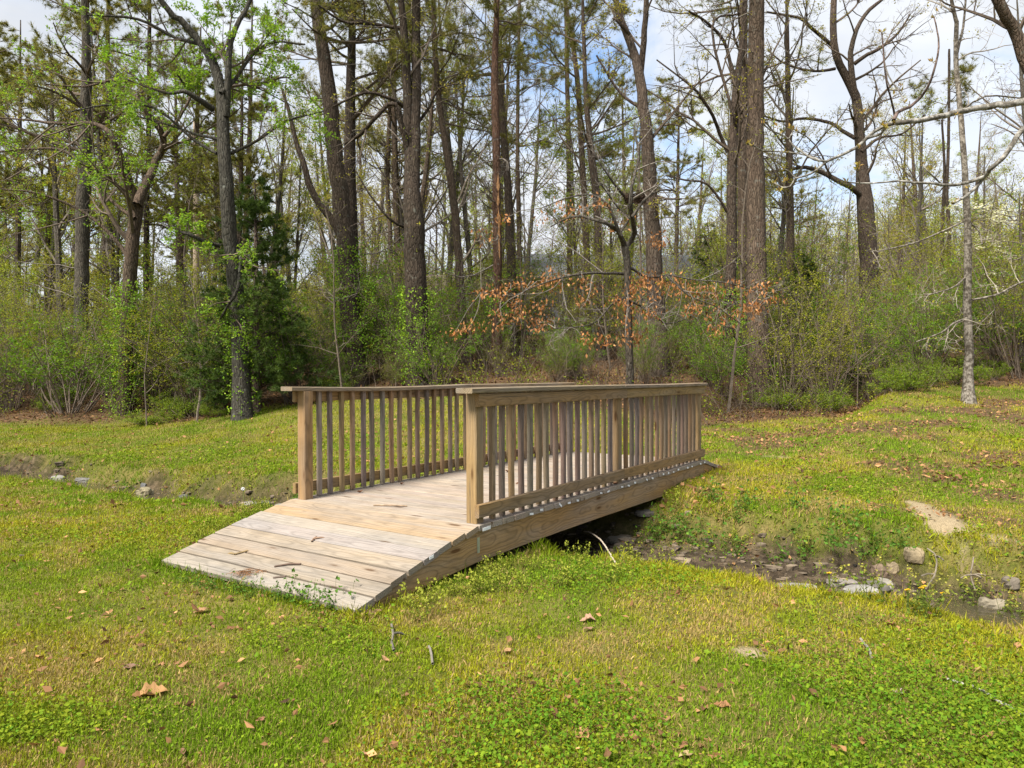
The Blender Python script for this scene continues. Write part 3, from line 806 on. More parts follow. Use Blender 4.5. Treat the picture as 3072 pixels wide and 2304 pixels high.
def pine(label, pts, Y, bark='mid', top=17, crown=(6, 17), nb=34, bl=(1.2, 3.0), dead=10, forks=(), name='pine_tree', bm=M_BARK, iv=None, tuft=3, stripe=None, dens=1.0, deadz=None):
    tr = MB(); br = MB(); cr = MB()
    R = trunk_geo(tr, line3(pts, Y, True, top, .15), BARKC[bark])
    base = R[0, :3].copy(); base[2] += .12
    lines = [R]
    for fk in forks:
        Rf = trunk_geo(tr, line3(fk, Y, False, None if fk[-1][1] > 5 else top - 2, .1), BARKC[bark], flare=1.0); lines.append(Rf)
    z0 = base[2]
    for R_ in lines:
        zl = max(R_[0, 2], z0 + crown[0]); zh = min(R_[-1, 2], z0 + crown[1])
        if zh - zl < .8: continue
        n = int(1.3 * nb * (zh - zl) / max(crown[1] - crown[0], 1) + 2)
        S, D, L, r = starts_on(R_, n, zl, zh, (1.0, 1.65), rr=.35, L=bl)
        L *= 1.1 - .6 * (S[:, 2] - z0 - crown[0]) / max(crown[1] - crown[0], 1)
        P1, R1 = grow(S, D, L, np.maximum(r, .012), 7, .13, .02)
        v, q = tube_batch(P1, R1, 5); br.add(v, q, col=TWC)
        S, D, L, r = children(P1, R1, 8, .25, 1, (.4, 1.0), .42, .55, .3, flat=.5)
        P2, R2 = grow(S, D, L, np.maximum(r, .006), 5, .16, .05)
        v, q = tube_batch(P2, R2, 3); br.add(v, q, col=TWC)
        S, D, L, r = children(P2, R2, 3, .3, 1, (.4, 1.0), .5, .55, .15)
        P3, R3 = grow(S, D, L, np.maximum(r, .004), 4, .16, .05)
        v, q = tube_batch(P3, R3, 3); br.add(v, q, col=TWC)
        k = rng.random(len(P3)) < dens
        needles_on(cr, P3[k], tuft, 11); needles_on(cr, P2, 3, 11)
    if dead:
        dz = deadz or (2.0, crown[0] + 1.5)
        S, D, L, r = starts_on(R, dead, z0 + dz[0], z0 + dz[1], (1.2, 1.8), rr=.2, L=(.5, 2.2))
        P1, R1 = grow(S, D, L, np.clip(r, .008, .022), 7, .16, -.02)
        v, q = tube_batch(P1, R1, 4); br.add(v, q, col=(.15, .13, .11))
        twigs(br, P1, R1, 4, 3, 2, .4, .5, (.15, .13, .11), 0)
    ex = []
    if iv: ex.append(('ivy', ivy(R, *iv), M_LEAF))
    if stripe:
        m = MB(); zz = np.linspace(stripe[0], stripe[1], 24); V = []
        for j, z in enumerate(zz):
            i = min(max(np.searchsorted(R[:, 2], z), 1), len(R) - 1); f = (z - R[i - 1, 2]) / (R[i, 2] - R[i - 1, 2]); p = R[i - 1] * (1 - f) + R[i] * f
            wv = (.55 + .35 * math.sin(j * 1.3) + .2 * rng.normal()) * min(1, j / 3, (23 - j) / 3)
            for a_ in np.linspace(-1.2 - .42 * wv, -1.2 + .42 * wv, 5):
                V.append((p[0] + math.cos(a_) * (p[3] * 1.05 + .006), p[1] + math.sin(a_) * (p[3] * 1.05 + .006), z))
        qd = [(j * 5 + k, j * 5 + k + 1, j * 5 + k + 6, j * 5 + k + 5) for j in range(23) for k in range(4)]
        m.add(V, qd, col=np.clip(np.array([(.34, .185, .085)]) * (1 + .3 * rng.normal(size=(len(V), 1))), .05, .6)); ex.append(('bare_wood', m, M_TWIG))
    return finish(name, base, label, 'pine tree', None, tr, cr, br, bm, M_NEEDLE, extra=ex), R

def broadleaf(label, pts, Y, bark='mid', top=15, limbs=(), nl=8, lz=(5, 14), ll=(1.5, 3.2), leaf=None, per=3, lsize=(.05, .09), frac=1.0, forks=(), name='bare_tree', cat='tree', bm=M_BARK, iv=None, m=(5, 4, 3), col=TWC, ang=(.6, 1.2), spread=.03, flare=1.35, extra=None, up=.05, branchmat=None):
    tr = MB(); br = MB(); cr = MB()
    R = trunk_geo(tr, line3(pts, Y, True, top, .15), BARKC[bark], flare=flare)
    base = R[0, :3].copy(); base[2] += .12; z0 = base[2]
    Ps, Rs = [], []
    for fk in forks:
        Rf = trunk_geo(tr, line3(fk, Y, False, (top - 1.5) if fk[-1][1] <= 5 else None, .2), BARKC[bark], flare=1.0); 
        S, D, L, r = starts_on(Rf, max(3, nl // 2), max(Rf[0, 2], z0 + 2), Rf[-1, 2], ang, rr=.4, L=(ll[0] * .7, ll[1] * .8))
        P1, R1 = grow(S, D, L, np.maximum(r, .012), 8, .14, up); Ps.append(P1); Rs.append(R1)
        v, q = tube_batch(P1, R1, 5); br.add(v, q, col=col)
    for lb in limbs:
        l3 = line3(lb, Y, False, None, .35); Rl = trunk_geo(tr, l3, BARKC[bark], 7, 1.0, .2, .12)
        j = np.linspace(0, len(Rl) - 1, 8).astype(int); Ps.append(Rl[None, j, :3]); Rs.append(np.maximum(Rl[None, j, 3], .012) * .9)
    if nl:
        S, D, L, r = starts_on(R, nl, z0 + lz[0], min(z0 + lz[1], R[-1, 2]), ang, rr=.4, L=ll)
        P1, R1 = grow(S, D, L, np.maximum(r, .015), 8, .14, up); Ps.append(P1); Rs.append(R1)
        v, q = tube_batch(P1, R1, 5); br.add(v, q, col=col)
    P = np.concatenate(Ps); RR_ = np.concatenate(Rs)
    P4, R4, P3 = twigs(br, P, RR_, *m, col=col)
    if leaf is not None:
        leaves_on(cr, P4, per, lsize, leaf[0], leaf[1], spread, .3, frac)
    ex = []
    if iv: ex.append(('ivy', ivy(R, *iv), M_LEAF))
    r = finish(name, base, label, cat, None, tr, cr, br, bm, M_LEAF, extra=ex)
    return r, R, P, P4
rng = np.random.default_rng(102)
# ---- the trees one can tell apart, left to right (layout units of the photograph, distance in metres)
pine('tall straight pine at the far left with thin low dead limbs', [(172, 740, 28), (178, 500, 28), (186, 300, 25), (188, 100, 18), (185, 0, 15)], 22, 'gray', 18, (7.0, 18), 30, (1.5, 3.6), 16, deadz=(2, 8))
broadleaf('forked brown tree whose two limbs bend out to the left, left of the cedar', [(268, 870, 30), (275, 700, 28), (285, 540, 27), (297, 440, 25)], 18, 'warm', None,
    limbs=[[(297, 440, 22), (285, 400, 18), (268, 355, 15), (250, 310, 12), (238, 285, 11), (205, 265, 9), (130, 265, 7), (40, 255, 4), (-40, 250, 3)],
           [(297, 440, 22), (318, 390, 18), (332, 360, 17), (352, 315, 14), (354, 295, 14), (335, 262, 12), (310, 228, 11), (282, 195, 9), (255, 172, 8), (225, 175, 6), (185, 185, 4), (100, 180, 3)],
           [(292, 470, 9), (240, 430, 7), (150, 330, 6), (60, 320, 5), (-30, 330, 4)], [(282, 560, 10), (235, 500, 8), (170, 450, 6), (80, 415, 5), (-20, 405, 3)],
           [(354, 295, 8), (390, 250, 6), (420, 190, 5), (440, 120, 3)]],
    nl=3, lz=(4, 6), leaf=GREEN, per=8, lsize=(.05, .09), frac=.8, name='forked_tree', iv=(0, 3.4, 2600, .16), m=(6, 4, 3), up=.02)
broadleaf('tall lichen grey tree leaning left above the dark cedar, full of fresh leaves', [(525, 885, 40), (520, 780, 36), (515, 690, 34), (505, 560, 32), (495, 470, 30), (490, 400, 28), (485, 300, 26), (478, 200, 23), (462, 135, 19), (430, 85, 16), (390, 40, 14), (350, 0, 12)], 15.5, 'lichen', 15,
    limbs=[[(462, 235, 14), (425, 210, 12), (398, 195, 9), (370, 200, 6), (330, 190, 5), (250, 160, 3)], [(410, 195, 7), (395, 175, 5), (385, 160, 3)], [(470, 330, 8), (420, 300, 6), (330, 230, 5), (230, 225, 4), (150, 240, 3)],
           [(500, 330, 8), (560, 300, 6), (620, 260, 5), (700, 240, 3)], [(475, 530, 10), (440, 520, 8), (410, 505, 8), (390, 500, 6)], [(505, 560, 10), (520, 540, 8), (515, 620, 7), (495, 655, 6), (475, 690, 4)],
           [(478, 200, 10), (510, 170, 8), (545, 120, 6), (590, 90, 5), (660, 95, 4)], [(440, 95, 9), (380, 80, 7), (300, 40, 6), (190, 30, 4)], [(484, 300, 8), (430, 290, 6), (370, 270, 4), (300, 250, 3)]],
    forks=[[(490, 250, 15), (493, 180, 14), (500, 90, 12), (520, 40, 10), (542, 0, 9)]], nl=9, lz=(5.5, 12), ll=(1.5, 3.2), leaf=GREEN, per=9, lsize=(.045, .085), frac=.9, name='lichen_tree', m=(7, 5, 3), iv=(.2, 2.6, 500, .12), up=.02)
pine('slim dark pine standing close behind the forked brown tree', [(318, 800, 12), (316, 600, 12), (318, 450, 11), (322, 300, 10), (325, 0, 7)], 27, 'dark', 17, (5.5, 17), 26, (1.2, 2.8), 4)
pine('pine leaning right between the forked tree and the utility pole', [(388, 790, 18), (390, 640, 18), (392, 560, 17), (400, 480, 14), (418, 380, 12), (430, 200, 8)], 28, 'warm', 15, (6.0, 15), 26, (1.4, 3), 5)
_, _Rb = pine('big leaning pine left of the bridge middle, with a side stem curving up left', [(770, 835, 48), (755, 650, 42), (745, 500, 38), (726, 350, 35), (713, 200, 31), (698, 100, 27), (683, 0, 24)], 18, 'mid', 17, (8.5, 17), 22, (1.2, 2.8), 5,
    forks=[[(735, 505, 18), (715, 470, 17), (690, 440, 15), (668, 395, 14), (655, 345, 12), (640, 305, 10), (628, 250, 8), (610, 190, 5)]], iv=(.5, 3.6, 2600, .14))
pine('darker straight pine tucked behind the big leaning pine', [(772, 830, 30), (764, 620, 29), (757, 430, 27), (757, 300, 24), (760, 150, 19), (765, 0, 14)], 19.2, 'dark', 18, (6.5, 18), 34, (1.4, 3.4), 6)
pine('twin slim pines behind the thick dark trunk', [(866, 760, 15), (860, 560, 14), (856, 420, 14), (853, 250, 12), (850, 0, 9)], 27, 'warm', 18, (6, 18), 32, (1.2, 3), 5, forks=[[(846, 640, 10), (843, 500, 10), (838, 400, 9), (842, 260, 8), (845, 100, 6), (846, 0, 5)]])
broadleaf('thickest dark rugged trunk behind the bridge, splitting into two stems', [(908, 835, 50), (902, 690, 48), (897, 540, 46), (892, 450, 42), (888, 355, 26), (884, 300, 24), (882, 200, 21), (874, 60, 17), (868, 0, 14)], 16.5, 'dark', 16,
    limbs=[[(882, 330, 13), (855, 225, 11), (820, 245, 9), (780, 290, 8), (745, 310, 5)], [(880, 235, 10), (850, 215, 8), (790, 200, 6), (720, 230, 4)], [(868, 60, 9), (800, 50, 7), (740, 45, 6), (690, 10, 4)], [(898, 480, 8), (875, 490, 6), (840, 470, 5), (800, 420, 4), (770, 370, 3)], [(900, 270, 8), (930, 230, 6), (950, 190, 4), (1000, 180, 3)]],
    forks=[[(893, 460, 26), (898, 330, 22), (900, 200, 21), (900, 60, 19), (901, 0, 18)]], nl=7, lz=(6.5, 15), leaf=YEL, per=2, lsize=(.04, .075), frac=.55, name='rugged_tree', m=(6, 4, 3), iv=(.2, 2.4, 1500, .13), col=(.095, .075, .06))
pine('slender pine leaning left, between the thick dark trunk and the orange scarred pine', [(1003, 690, 20), (991, 550, 18), (976, 400, 17), (961, 300, 15), (950, 217, 13), (941, 100, 12), (938, 0, 10)], 21, 'warm', 17, (7, 17), 30, (1.2, 2.8), 7)
pine('reddish pine with a long bare orange scar down its trunk', [(1070, 830, 27), (1075, 650, 21), (1074, 450, 19), (1073, 300, 18), (1070, 150, 16), (1076, 0, 11)], 18.5, 'red', 16, (9, 16), 16, (.8, 2), 10, stripe=(4.3, 6.5))
pine('grey brown pine just right of the orange scarred pine', [(1112, 720, 22), (1104, 560, 20), (1098, 400, 17), (1090, 300, 15), (1080, 180, 13), (1074, 60, 9)], 24, 'mid', 17, (7.5, 17), 28, (1.2, 3), 6)
pine('thin pine close beside the grey brown pine', [(1128, 700, 12), (1122, 500, 11), (1119, 350, 9), (1120, 200, 8), (1124, 0, 6)], 28, 'warm', 17, (7, 17), 24, (1, 2.4), 4)
pine('thin straight pine second left of the small leaf hung oak', [(1232, 700, 14), (1231, 500, 13), (1230, 350, 12), (1227, 200, 10), (1224, 0, 8)], 28, 'warm', 18, (6, 18), 26, (1.2, 2.8), 5)
broadleaf('slim pale stem with a crooked top left of the small oak', [(1272, 725, 15), (1268, 550, 14), (1258, 333, 13), (1248, 167, 11), (1235, 70, 9), (1222, 0, 8)], 24, 'warm', 15, nl=8, lz=(5, 14), leaf=YEL, per=3, lsize=(.05, .09), frac=.8, name='slim_tree')
pine('brown pine with a bulge, directly left of the small oak', [(1300, 740, 20), (1295, 550, 18), (1288, 420, 17), (1278, 330, 16), (1268, 220, 11), (1262, 60, 8)], 22, 'mid', 15, (6, 15), 24, (1, 2.4), 5)
broadleaf('dark mossy trunk behind the small oak, curving left into a fork at its top', [(1426, 830, 42), (1420, 690, 38), (1412, 520, 34), (1405, 400, 30), (1398, 300, 26), (1388, 200, 22), (1376, 130, 19), (1350, 60, 15), (1332, 0, 13)], 17.5, 'mid', 16,
    limbs=[[(1362, 75, 8), (1335, 45, 6), (1325, 40, 3)], [(1400, 310, 8), (1450, 250, 6), (1500, 190, 4), (1540, 150, 3)], [(1395, 240, 8), (1340, 200, 6), (1290, 120, 4)], [(1408, 420, 7), (1440, 430, 5), (1475, 430, 3)]],
    forks=[[(1385, 160, 14), (1392, 90, 13), (1398, 0, 11)]], nl=8, lz=(6, 15), leaf=YEL, per=3, lsize=(.05, .09), frac=.8, name='mossy_tree', m=(6, 4, 3))
pine('tallest bare straight pine trunk on the right of the bridge', [(1641, 800, 48), (1637, 650, 43), (1633, 450, 39), (1634, 250, 35), (1635, 100, 33), (1636, 0, 31)], 18, 'warm', 18, (11.5, 18), 18, (1.5, 3.2), 5, deadz=(5, 10), iv=(0, 1.2, 500, .2))
broadleaf('brown oak directly left of the tallest bare pine, limbs spreading left', [(1572, 835, 26), (1576, 700, 24), (1580, 580, 23), (1582, 420, 20), (1585, 300, 19), (1592, 190, 16), (1605, 90, 12), (1612, 0, 9)], 19, 'mid', 15,
    limbs=[[(1573, 330, 9), (1556, 290, 8), (1541, 250, 7), (1508, 200, 6), (1470, 168, 4), (1420, 130, 3)], [(1588, 180, 11), (1580, 140, 9), (1565, 90, 7), (1530, 50, 6), (1490, 25, 4)], [(1580, 470, 6), (1530, 400, 5), (1480, 390, 4), (1440, 380, 3)], [(1584, 250, 7), (1540, 60, 5), (1600, 30, 4)]],
    nl=8, lz=(5, 14), leaf=YEL, per=2, lsize=(.05, .085), frac=.5, name='oak_tree', m=(6, 4, 3), iv=(0, 2.2, 1500, .16))
pine('pine half hidden behind the tallest bare pine', [(1608, 830, 22), (1606, 600, 21), (1604, 400, 20), (1606, 200, 19), (1608, 0, 17)], 22, 'warm', 18, (8.5, 18), 28, (1.4, 3.4), 6)
broadleaf('stout oak on the right with wide crooked bare limbs', [(1880, 660, 42), (1876, 550, 37), (1870, 433, 33), (1863, 367, 25), (1857, 280, 21), (1850, 210, 19), (1828, 167, 17), (1806, 117, 15), (1801, 67, 14), (1803, 0, 12)], 26, 'mid', 18,
    limbs=[[(1858, 420, 14), (1835, 403, 12), (1808, 390, 11), (1775, 373, 9), (1741, 363, 8), (1688, 370, 6), (1640, 374, 4)], [(1848, 300, 9), (1820, 283, 8), (1795, 267, 7), (1741, 257, 6), (1691, 263, 5), (1640, 248, 3)], [(1800, 100, 9), (1775, 80, 8), (1751, 58, 7), (1728, 40, 6), (1658, 27, 4)],
           [(1846, 140, 9), (1875, 120, 8), (1908, 103, 7), (1941, 73, 5), (1968, 33, 3)], [(1862, 330, 8), (1900, 300, 6), (1950, 290, 4), (2000, 250, 3)], [(1805, 150, 7), (1760, 155, 5), (1700, 140, 4), (1660, 110, 3)]],
    forks=[[(1850, 215, 14), (1842, 170, 13), (1839, 115, 11), (1852, 65, 9), (1880, 22, 8), (1908, 0, 6)]], nl=8, lz=(7, 17), leaf=YEL, per=2, lsize=(.05, .08), frac=.35, name='stout_oak', m=(7, 5, 3))
broadleaf('slim pale blotchy trunk standing alone at the right edge of the grass', [(2094, 885, 25), (2091, 830, 20), (2094, 765, 18), (2090, 665, 17), (2092, 565, 15), (2090, 465, 14), (2085, 367, 12), (2075, 233, 11), (2066, 133, 10), (2068, 50, 9), (2056, 0, 7)], 14, 'pale', 14,
    limbs=[[(2088, 478, 4), (2040, 500, 4), (1980, 525, 3.5), (1920, 540, 3), (1880, 545, 2)], [(2092, 480, 4), (2115, 500, 3.5), (2122, 530, 3)], [(2088, 600, 4), (2055, 625, 3.5), (2000, 640, 2.5)], [(2088, 690, 5), (2060, 700, 4.5), (2035, 720, 3.5), (1980, 740, 2.5)], [(2100, 650, 5), (2150, 640, 4.5), (2212, 610, 4), (2280, 590, 3)],
           [(2066, 130, 6), (2082, 60, 5), (2088, 0, 4)], [(2080, 240, 4), (2130, 210, 3.5), (2212, 215, 3)]], nl=4, lz=(6, 11), ll=(1, 2), leaf=YEL, per=2, lsize=(.03, .06), frac=.4, name='pale_tree', bm=M_PALE, m=(5, 4, 3), col=(.24, .21, .17), flare=1.5)
broadleaf('leaning trunk crossing the top right corner', [(2540, 850, 36), (2460, 640, 33), (2360, 420, 30), (2260, 220, 27), (2212, 123, 25), (2188, 57, 23), (2151, -10, 22)], 13, 'warm', 14, nl=6, lz=(6, 11), ll=(1, 2.4), leaf=YEL, per=2, lsize=(.04, .06), frac=.3, name='leaning_tree', m=(5, 4, 3))
pine('pair of thin dark stems between the stout oak and the pale trunk', [(2052, 640, 9), (2050, 500, 8), (2046, 420, 7), (2050, 300, 6), (2052, 120, 5)], 26, 'dark', 13, (8, 13), 10, (.7, 1.5), 6, forks=[[(2035, 620, 8), (2037, 480, 7), (2041, 380, 6), (2036, 260, 4)]], name='thin_tree')
rng = np.random.default_rng(103)
# ---- small oak still hung with dead leaves, a nest in its fork
def Z8(x, y): return (737.3 + x / 3, 432 + y / 3)
OY = 14.2
tr = MB(); br = MB(); dl = MB()
R = trunk_geo(tr, line3([(1362, 850, 17), (1358, 700, 16), (1356, 600, 15), (1354, 555, 15), (1350, 535, 15)], OY, True, None, .05), (.085, .07, .055), flare=1.3)
obase = R[0, :3].copy(); obase[2] += .12
limbs = [[(1350, 540, 14), (1343, 510, 11), (1325, 490, 9), (1295, 478, 7), (1258, 468, 6), (1225, 472, 4), (1190, 490, 3)],
         [(1350, 540, 14), (1362, 525, 12), (1371, 500, 11), (1366, 470, 10), (1362, 440, 9), (1366, 400, 7), (1380, 340, 5), (1370, 270, 3)],
         [(1356, 592, 8), (1310, 590, 6), (1257, 592, 5), (1200, 603, 4), (1160, 618, 3), (1100, 640, 2.5), (1040, 632, 2)],
         [(1356, 575, 7), (1400, 600, 5), (1440, 595, 4), (1500, 605, 3), (1560, 610, 3), (1620, 625, 2), (1670, 640, 2)],
         [(1343, 510, 7), (1310, 440, 6), (1270, 420, 4), (1220, 430, 3), (1170, 450, 2)], [(1366, 470, 7), (1400, 425, 5), (1440, 410, 4), (1480, 420, 2)],
         [(1362, 440, 6), (1330, 400, 5), (1290, 340, 3), (1270, 270, 2)], [(1340, 505, 6), (1360, 470, 5), (1345, 460, 4), (1300, 400, 3)], [(1356, 640, 5), (1320, 660, 4), (1280, 700, 3), (1200, 710, 2)],
         [(1358, 650, 5), (1400, 670, 4), (1440, 700, 3), (1480, 690, 2)], [(1440, 595, 4), (1490, 640, 3), (1540, 660, 2), (1600, 700, 2)]]
Ps, Rs = [], []
for lb in limbs:
    Rl = trunk_geo(tr, line3(lb, OY, False, None, .45), (.10, .085, .07), 7, 1., .15, .15)
    j = np.linspace(0, len(Rl) - 1, 8).astype(int); Ps.append(Rl[None, j, :3]); Rs.append(np.maximum(Rl[None, j, 3], .009))
P = np.concatenate(Ps); RR_ = np.concatenate(Rs)
P4, R4, P3 = twigs(br, P, RR_, 7, 5, 3, .38, .5, (.16, .14, .12), 0, ang=(.5, 1.3))
cl8 = [(1100, 540), (1180, 530), (1260, 540), (1360, 480), (1390, 510), (1400, 550), (1330, 520), (1000, 590), (920, 605), (1060, 590), (1290, 690), (1150, 710), (1130, 750), (1120, 650), (1000, 730), (1045, 795), (840, 820), (735, 860),
       (1230, 780), (1270, 810), (1300, 820), (1335, 775), (1560, 520), (1630, 580), (1560, 640), (1780, 650), (1860, 660), (1870, 700), (1940, 500), (1970, 490), (1910, 560), (1990, 520), (2030, 590), (2090, 525), (2160, 525), (1850, 780), (1980, 710), (2000, 740),
       (1840, 890), (1900, 900), (1720, 910), (1650, 900), (1580, 910), (1940, 880), (1890, 590), (2030, 250), (2060, 270), (1890, 130), (1300, 110), (1440, 30), (1760, 170), (930, 215), (1060, 120), (1560, 60), (1690, 30), (1480, 100)]
cl9 = [(20, 590), (60, 560), (40, 710), (80, 700), (110, 650), (150, 590), (220, 600), (320, 540), (340, 760), (400, 700), (440, 690), (490, 690), (600, 640), (520, 560), (210, 830), (240, 740), (410, 590), (470, 720)]
ctr = [Z8(*c) for c in cl8] + [(1474.6 + (x - 0) / 3 + 0 - 0 + (2048 - 2048) + 0, 432 + y / 3) for (x, y) in cl9]
for (x, y) in ctr:
    c0 = wpt(x, y, OY + rng.normal() * .45)
    n = rng.integers(24, 44)
    pos = c0 + rng.normal(size=(n, 3)) * np.array([.12, .11, .075])
    ax = np.tile(np.array([[0, 0, -.9]]), (n, 1))
    v, q, c = leaf_quads(pos, rng.uniform(.055, .10, n), varcol(n, (.25, .098, .03), .32, (.34, .18, .075)), 0, .5, ax)
    dl.add(v, q, col=c)
    # a thin twig that carries the cluster, reaching back to the nearest limb
    fl = P.reshape(-1, 3); j = np.argmin(((fl - c0) ** 2).sum(1)); mid = (fl[j] + c0) / 2 + np.array([0, 0, .06]) + rng.normal(size=3) * .05
    pp = np.stack([fl[j], fl[j] * .5 + mid * .5, mid, mid * .5 + c0 * .5, c0])[None]
    v, q = tube_batch(pp, np.linspace(.009, .004, 5)[None], 4); br.add(v, q, col=(.16, .14, .12))
finish('oak_tree', obase, 'small dark twisted oak behind the railing hung with clusters of dead orange brown leaves', 'tree', None, tr, dl, br, M_BARK, M_DEAD, 'dead_leaves')
mb = MB(); c0 = wpt(1372, 424, OY)
n = 260; a_ = rng.random(n) * 6.283; ph = rng.uniform(-1.2, .25, n); rr_ = .17 * (1 + .12 * rng.normal(size=n))
pc = np.stack([np.cos(a_) * np.cos(ph) * rr_, np.sin(a_) * np.cos(ph) * rr_, np.sin(ph) * .12], 1) + c0
tg = nrm(np.stack([-np.sin(a_), np.cos(a_), rng.normal(size=n) * .35], 1) + .3 * rng.normal(size=(n, 3)))
L = rng.uniform(.08, .2, n)[:, None]
pp = np.stack([pc - tg * L, pc, pc + tg * L + rng.normal(size=(n, 3)) * .02], 1)
v, q = tube_batch(pp, np.full((n, 3), .005), 3); mb.add(v, q, col=np.repeat(varcol(n, (.085, .055, .04), .3), 9, 0))
no = mb.build('bird_nest', M_TWIG, origin=c0)
tag(no, 'dark ragged twig nest resting in the fork of the small oak', 'nest')

rng = np.random.default_rng(104)
# ---- tree outside the right edge whose pale branches reach into view
BYD = 6.2
def z5(pts, w0, w1):
    n = len(pts); return [(1474.6 + x / 3, y / 3, w0 + (w1 - w0) * (i / (n - 1))) for i, (x, y) in enumerate(pts)]
brs = [z5([(2520, 640), (2350, 650), (2212, 672), (2100, 682), (1990, 695), (1880, 715), (1750, 745), (1600, 775), (1480, 795), (1380, 803)], 17, 10), z5([(1380, 803), (1290, 830), (1200, 895), (1130, 960), (1040, 1005), (940, 1050), (880, 1100), (830, 1130), (740, 1158), (700, 1120), (660, 1100)], 9, 2),
       z5([(1370, 785), (1400, 730), (1480, 695), (1530, 650), (1570, 610), (1610, 530), (1645, 420), (1665, 310), (1655, 200), (1635, 120)], 8, 2.5), z5([(1380, 800), (1372, 720), (1345, 620), (1320, 510), (1308, 380), (1295, 215)], 5, 2),
       z5([(940, 1050), (860, 1040), (780, 990), (715, 940), (690, 905), (640, 875), (570, 845), (525, 805)], 5, 1.8), z5([(730, 1160), (700, 1210), (650, 1218), (600, 1190)], 3, 1.5), z5([(880, 1035), (760, 1000), (620, 985), (520, 980), (470, 950), (420, 935)], 3.5, 1.5),
       z5([(2700, 420), (2500, 560), (2212, 845), (2150, 930), (2080, 1030), (1990, 1110), (1960, 1150), (1880, 1180), (1800, 1200), (1720, 1205), (1600, 1192), (1500, 1190), (1400, 1178), (1290, 1188), (1150, 1192), (1060, 1182)], 13, 2), z5([(1980, 1130), (1920, 1200), (1860, 1260), (1800, 1300), (1755, 1325)], 8, 5),
       z5([(1690, 1205), (1640, 1160), (1590, 1115), (1560, 1075)], 4, 2), z5([(1700, 1210), (1650, 1260), (1640, 1225)], 3, 1.5), z5([(690, 905), (710, 870), (720, 850)], 2, 1.5), z5([(1150, 1192), (1135, 1130), (1140, 1080)], 2, 1.5), z5([(1250, 860), (1240, 790), (1170, 740)], 3, 1.5),
       z5([(1310, 400), (1340, 500), (1420, 620), (1440, 670)], 2, 1.5), z5([(1200, 900), (1290, 870), (1310, 830)], 6, 5)]
tr = MB(); bu = MB(); tb = MB()
tp = wpt(2480, 500, BYD); bx = tp[0] + .5
P0 = np.array([[bx + .1, BYD + .2, float(terrain(bx, BYD)) - .1, .13], [bx + .05, BYD + .1, 1.5, .11], [bx, BYD, 2.6, .10], [bx - .05, BYD, 4.0, .08], [bx + .2, BYD + .3, 7.0, .03]])
trunk_geo(tr, P0, (.26, .24, .20), 10, 1.3, .2)
for k, b in enumerate(brs):
    l3 = line3(b, BYD, False, None, .10)
    if k in (0, 7): l3[0, :3] = [bx, BYD, l3[0, 2] + .1]
    Rb = trunk_geo(tb, l3, (.30, .285, .255) if k not in (2, 3) else (.14, .10, .085), 7, 1., .07, .12)
    S, D, L, r = children(Rb[None, :, :3], np.maximum(Rb[None, :, 3], .004), 5, .3, 1., (.6, 1.3), .06, .5, .05)
    P2, R2 = grow(S, D, np.clip(L, .05, .22), np.full(len(S), .0028), 4, .25, .15); v, q = tube_batch(P2, R2, 4); tb.add(v, q, col=(.17, .14, .11))
    ends = np.concatenate([P2[:2, -1], Rb[-1:, :3]])
    for e in ends:
        n = 7; v, q, c = leaf_quads(e + rng.normal(size=(n, 3)) * .006, rng.uniform(.02, .05, n), varcol(n, (.30, .27, .06), .2, (.30, .17, .06)), 0, .4, np.tile([[0, 0, .9]], (n, 1))); bu.add(v, q, col=c)
bb = np.array([bx, BYD, float(terrain(bx, BYD))])
r = empty('budding_tree', bb); tag(r, 'near tree reaching in from the right edge with pale lichen spotted budding branches', 'tree')
tr.build('trunk', M_PALE, r, smooth_sh=True, origin=bb); tb.build('crown', M_PALE, r, smooth_sh=True, origin=bb); bu.build('foliage', M_LEAF, r, origin=bb)

rng = np.random.default_rng(105)
# ---- cedars
def cedar(h, w, seed_n=700, base=(.045, .085, .017), hue=(.095, .14, .026)):
    tr = MB(); cr = MB()
    P0 = np.array([[0, 0, -.1, .10], [.02, 0, h * .4, .07], [0, .03, h * .75, .04], [0, 0, h, .01]]); R = trunk_geo(tr, P0, (.14, .10, .08), 8)
    n = int(seed_n); z = rng.beta(1.1, 1.5, n) * h * .96 + .25
    az = rng.random(n) * 6.283; Lr = w * (1 - (z / (h * 1.02))) ** .8 * rng.uniform(.55, 1.15, n) * (.75 + .35 * np.sin(az * 2 + z * 2)) + .15
    S = np.stack([0 * z, 0 * z, z], 1); D = np.stack([np.cos(az), np.sin(az), rng.uniform(.0, .5, n)], 1)
    P1, R1 = grow(S, D, Lr, np.full(n, .012), 6, .10, .03); v, q = tube_batch(P1, R1, 3); tr.add(v, q, col=(.10, .075, .055))
    S, D, L, r = children(P1, R1, 7, .35, 1, (.4, 1.), .35, .5, .12)
    P2, R2 = grow(S, D, L, r, 4, .2, .04)
    needles_on(cr, P2, 7, 10, (.06, .13), base, hue, .0065)
    return tr, cr
trc, crc = cedar(5.3, 1.9, 190)
def local_thing(name, label, cat, group, parts, loc, rz=0, s=1.0):
    r = empty(name, loc, rz); tag(r, label, cat, group); r.scale = (s, s, s)
    for (nm, m_, mt) in parts: m_.build(nm, mt, r)
    return r
def on_ground(xp, Y): 
    X = (xp - 1106) / F * Y; return (X, Y, float(terrain(X, Y)))
c1 = local_thing('cedar_tree', 'dark green dense cedar wrapping the foot of the lichen grey tree', 'cedar', None, [('trunk', trc, M_BARK), ('crown', crc, M_NEEDLE)], on_ground(553, 16.3))
